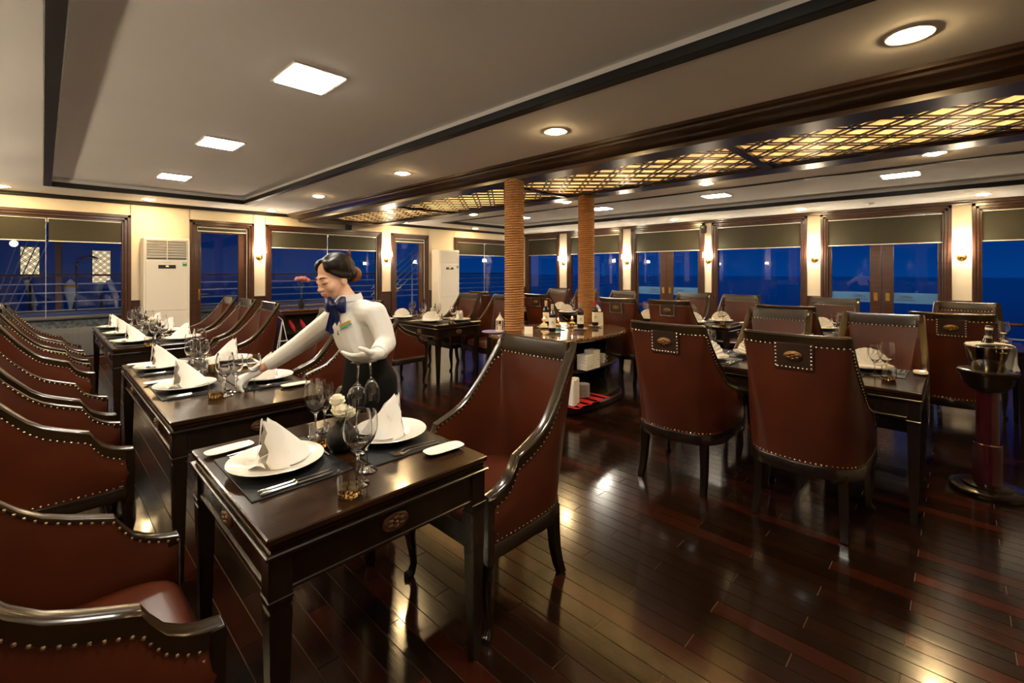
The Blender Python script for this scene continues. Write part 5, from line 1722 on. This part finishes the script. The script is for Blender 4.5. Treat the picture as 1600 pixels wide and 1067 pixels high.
# ------------------------------------------------------------------ outside: deck, railings, pool, sea
m = MB(); m.box(-6, 13, YW + .14, 14.0, -.16, -.04)
struct('ground_deck', m.mesh('ground_deck', 'deck_wood', 0))
m = MB(); m.box(XW + .14, 12.2, -8, YW + .14, -.75, -.60)
struct('ground_side_deck', m.mesh('ground_side_deck', 'deck_wood', 0))
m = MB(); m.box(-900, 900, -900, 900, -7.2, -7.0)
struct('sea', m.mesh('sea', 'sea', 0))
rr = random.Random(11)
def railing(label, x0, x1, y, zs, posts, zfoot):
    k = Kit()
    for i, z in enumerate(zs):
        m = MB()
        if i == 0: m.tube([(x0, y, z), (x1, y, z)], .030, 10, flat=.7)
        else: m.tube([(x0, y, z), (x1, y, z)], .013, 8)
        k.part('hand_rail' if i == 0 else 'rail', m.mesh('rail', 'rail_mahogany' if i == 0 else 'rail_white'))
    for x in posts:
        m = MB(); m.tube([(x - .03, y, zfoot), (x - .03, y, zs[0])], .014, 8); m.tube([(x + .03, y, zfoot), (x + .03, y, zs[0])], .014, 8)
        k.part('post', m.mesh('post', 'rail_white'))
    return k.place('deck_railing', label, 'railing', (0, 0, 0))
railing('deck railing with pale rails outside the far windows', -4, 12.4, 11.75, (1.36, 1.20, 1.04, .88, .72), (-1.5, 1.9, 3.55, 5.2, 8.4, 10.8), -.04)
k = Kit()
for i, z in enumerate((.53, .28, .05, -.18)):
    m = MB(); m.tube([(11.45, -6, z), (11.45, 11.7, z)], .030 if i == 0 else .014, 8)
    k.part('hand_rail' if i == 0 else 'rail', m.mesh('rail', 'rail_mahogany' if i == 0 else 'rail_white'))
for y in (-5, -2.4, .95, 3.0, 5.0, 7.0, 9.2):
    m = MB(); m.tube([(11.45, y, -.6), (11.45, y, .53)], .02, 8); k.part('post', m.mesh('post', 'rail_white'))
k.place('deck_railing', 'lower side deck railing outside the window at the picture border', 'railing', (0, 0, 0))

# plunge pool with lit edge
k = Kit()
m = MB(); m.cbox(-.9, 5.3, 10.25, 10.37, -.04, .66, .02); k.part('pool_wall', m.mesh('pool_wall', 'mosaic', 0))
m = MB(); m.cbox(-.9, 5.3, 11.35, 11.47, -.04, .66, .02); k.part('pool_wall', m.mesh('pool_wall', 'mosaic', 0))
for x in (-.9, 5.2):
    m = MB(); m.cbox(x, x + .1, 10.25, 11.47, -.04, .66, .02); k.part('pool_wall', m.mesh('pool_wall', 'mosaic', 0))
m = MB(); m.cbox(-.95, 5.35, 10.18, 10.42, .66, .72, .02); m.cbox(-.95, 5.35, 11.30, 11.52, .66, .72, .02); k.part('coping', m.mesh('coping', 'sofa_grey', 0))
m = MB(); m.box(-.85, 5.25, 10.37, 11.35, .50, .60); k.part('water', m.mesh('water', 'water_glow', 0))  # water surface itself glows, in place of pool lighting
m = MB(); m.box(1.4, 5.2, 10.235, 10.249, .34, .37); k.part('light_strip', m.mesh('light_strip', 'pool_violet', 0))
k.place('plunge_pool', 'mosaic plunge pool with glowing blue water outside the far windows', 'pool', (0, 0, 0))
# arched shower pipe
m = MB(); pts = [(0, 0, 0), (0, 0, 1.58)] + [(.17 - .17 * math.cos(R(a)), 0, 1.58 + .17 * math.sin(R(a))) for a in range(15, 150, 15)]
m.tube(pts, .022, 10); 
thing('shower_pipe', m.mesh('shower_pipe', 'chrome'), 'arched steel water pipe at the pool outside the far window', 'pipe', (.43, 11.62, -.04))
m = MB(); m.cbox(-.045, .045, -.045, .045, -.04, 2.5, .01)
thing('deck_post', m.mesh('deck_post', 'rail_mahogany', 0), 'brown wooden deck post outside the far window', 'post', (.20, 11.9, 0))
# added glowing panels stand in for lit lattice reflected in the window glass
def reflected_panel(label, x0, x1, y, z0, z1):
    w, h = x1 - x0, z1 - z0
    k = Kit(); m = MB(); m.box(-w / 2, w / 2, .012, .02, 0, h); k.part('diffuser', m.mesh('diffuser', 'reflected_glow', 0))
    m = MB(); lattice(m, -w / 2, w / 2, 0, h, .125, .026, .011, -.006, .004)
    k.part('lattice', m.mesh('lattice', 'old_brass', 0), (0, 0, 0), rot=(R(90), 0, 0))
    m = MB(); m.cbox(-w / 2 - .012, -w / 2, -.01, .03, 0, h, .002); m.cbox(w / 2, w / 2 + .012, -.01, .03, 0, h, .002); m.cbox(-w / 2 - .012, w / 2 + .012, -.01, .03, -.012, 0, .002); m.cbox(-w / 2 - .012, w / 2 + .012, -.01, .03, h, h + .012, .002)
    k.part('frame', m.mesh('frame', 'frame_wood', 0))
    m = MB(); m.cbox(-.02, .02, .03, .06, -z0 + -.04, h * .8, .004); k.part('stand', m.mesh('stand', 'black_trim', 0))
    k.place('lattice_reflection', label, 'lamp', ((x0 + x1) / 2, y, z0), 0, 'stand-ins for lattice reflections')
reflected_panel('added panel standing for lit lattice reflected in far window, nearer the picture border', -.30, -.05, 12.9, 1.33, 1.90)
reflected_panel('added panel standing for lit lattice reflected in far window, behind the arched pipe', .72, 1.00, 12.9, 1.20, 1.86)
# rigging lines and slanted struts
k = Kit()
for i, (a, b) in enumerate((((0, 505), (62, 372)), ((0, 480), (45, 372)), ((0, 452), (30, 372)), ((8, 520), (78, 372)))):
    pa_, pb_ = pd(*a, 8.4), pd(*b, 8.4); m = MB(); m.tube([tuple(pa_), tuple(pb_ + (pb_ - pa_) * 1.2)], .009, 6); k.part('rope_line', m.mesh('rope_line', 'rail_white'))
k.place('rigging', 'slanting pale rigging lines across the far window at the picture border', 'rigging', (0, 0, 0))
for (a, b, w) in (((42, 438), (54, 478), 'nearer the picture border'), ((170, 438), (182, 466), 'by the window frame')):
    pa_, pb_ = pd(*a, 9.1), pd(*b, 9.1); m = MB(); m.tube([tuple(pa_), tuple(pb_)], .05, 8); m.tube([tuple(pb_), (pb_.x, pb_.y, -.04)], .03, 8)
    thing('strut', m.mesh('strut', 'rail_white'), 'pale slanted strut behind the deck railing, ' + w, 'strut')
m = MB(); c = pd(110, 448, 8.7)
m.loft([[(c.x + r_ * math.cos(2 * math.pi * i / 12), c.y + r_ * .4 * math.sin(2 * math.pi * i / 12), c.z + z) for i in range(12)] for r_, z in ((.02, -.42), (.05, -.25), (.09, -.08), (.10, .0), (.085, .05), (.03, .12), (.01, .14))], True, True)
fl_me = m.mesh('float_body', 'rail_white', 60)
m = MB(); m.lathe([(.103, -.01), (.104, .03), (.09, .05)], 12, c=tuple(c), sy=.45); band_me = m.mesh('band', 'wax_yellow', 60)
m = MB(); m.tube([(c.x, c.y, -.04), (c.x, c.y, c.z - .4)], .015, 6); st_me = m.mesh('stand', 'rail_white')
Kit().part('float_body', fl_me).part('band', band_me).part('stand', st_me).place('pool_float', 'small white and yellow float by the pipe outside the far window', 'float', (0, 0, 0))
# curved outdoor sofa
k = Kit(); m = MB(); rings = []
for t in range(15):
    a = math.pi * (1 + t / 14.0); cx_, cy_ = .45 + .75 * math.cos(a), 10.15 + .35 * math.sin(a)
    nx, ny = math.cos(a), math.sin(a)
    rings.append([(cx_ + nx * o, cy_ + ny * o, z) for o, z in ((-.05, .12), (.07, .12), (.08, .46), (.05, .54), (0, .56), (-.05, .52), (-.06, .3))])
m.loft(rings, True, True); k.part('back_cushion', m.mesh('back_cushion', 'sofa_grey', 60))
m = MB(); m.loft([[(.45 + .70 * math.cos(a) * s, 10.17 + .32 * math.sin(a) * s, z) for a in [math.pi + math.pi * i / 14 for i in range(15)]] for s, z in ((1, 0.0), (1, .30), (.95, .34), (.2, .35))], True, True); k.part('seat_cushion', m.mesh('seat_cushion', 'sofa_grey', 60))
k.place('outdoor_sofa', 'curved grey sofa outside the far window behind the chair row', 'sofa', (0, 0, 0))
# outside wall lamp bulbs and stair rail
m = MB(); m.ball((0, 0, 0), .045, 12, 8); 
bulb_out = m.mesh('globe', 'globe_glow')
m = MB(); m.tube([(0, 0, .04), (0, 0, .60), (0, -.30, .60)], .008, 6); cord = m.mesh('cord', 'black_plastic')
Kit().part('globe', bulb_out).part('cord', cord).place('pendant_lamp', 'small glowing globe lamp outside at the picture border', 'lamp', (-.30, 9.975, 1.84))
k = Kit()
for i in range(5):
    m = MB(); m.tube([(5.75, 10.55, .35 + .16 * i), (7.05, 10.55, 1.40 + .16 * i)], .014, 8); k.part('rail', m.mesh('rail', 'rail_white'))
for x in (5.85, 6.95):
    z = .35 + (x - 5.75) * 1.05 / 1.3; m = MB(); m.tube([(x, 10.55, -.04), (x, 10.55, z + .68)], .018, 8); k.part('post', m.mesh('post', 'rail_white'))
m = MB(); m.tube([(5.85, 10.52, 1.9), (6.5, 10.52, .9)], .016, 8); k.part('brace', m.mesh('brace', 'rail_white'))
k.place('stair_railing', 'pale slanted stair railing seen through the narrow door', 'railing', (0, 0, 0))
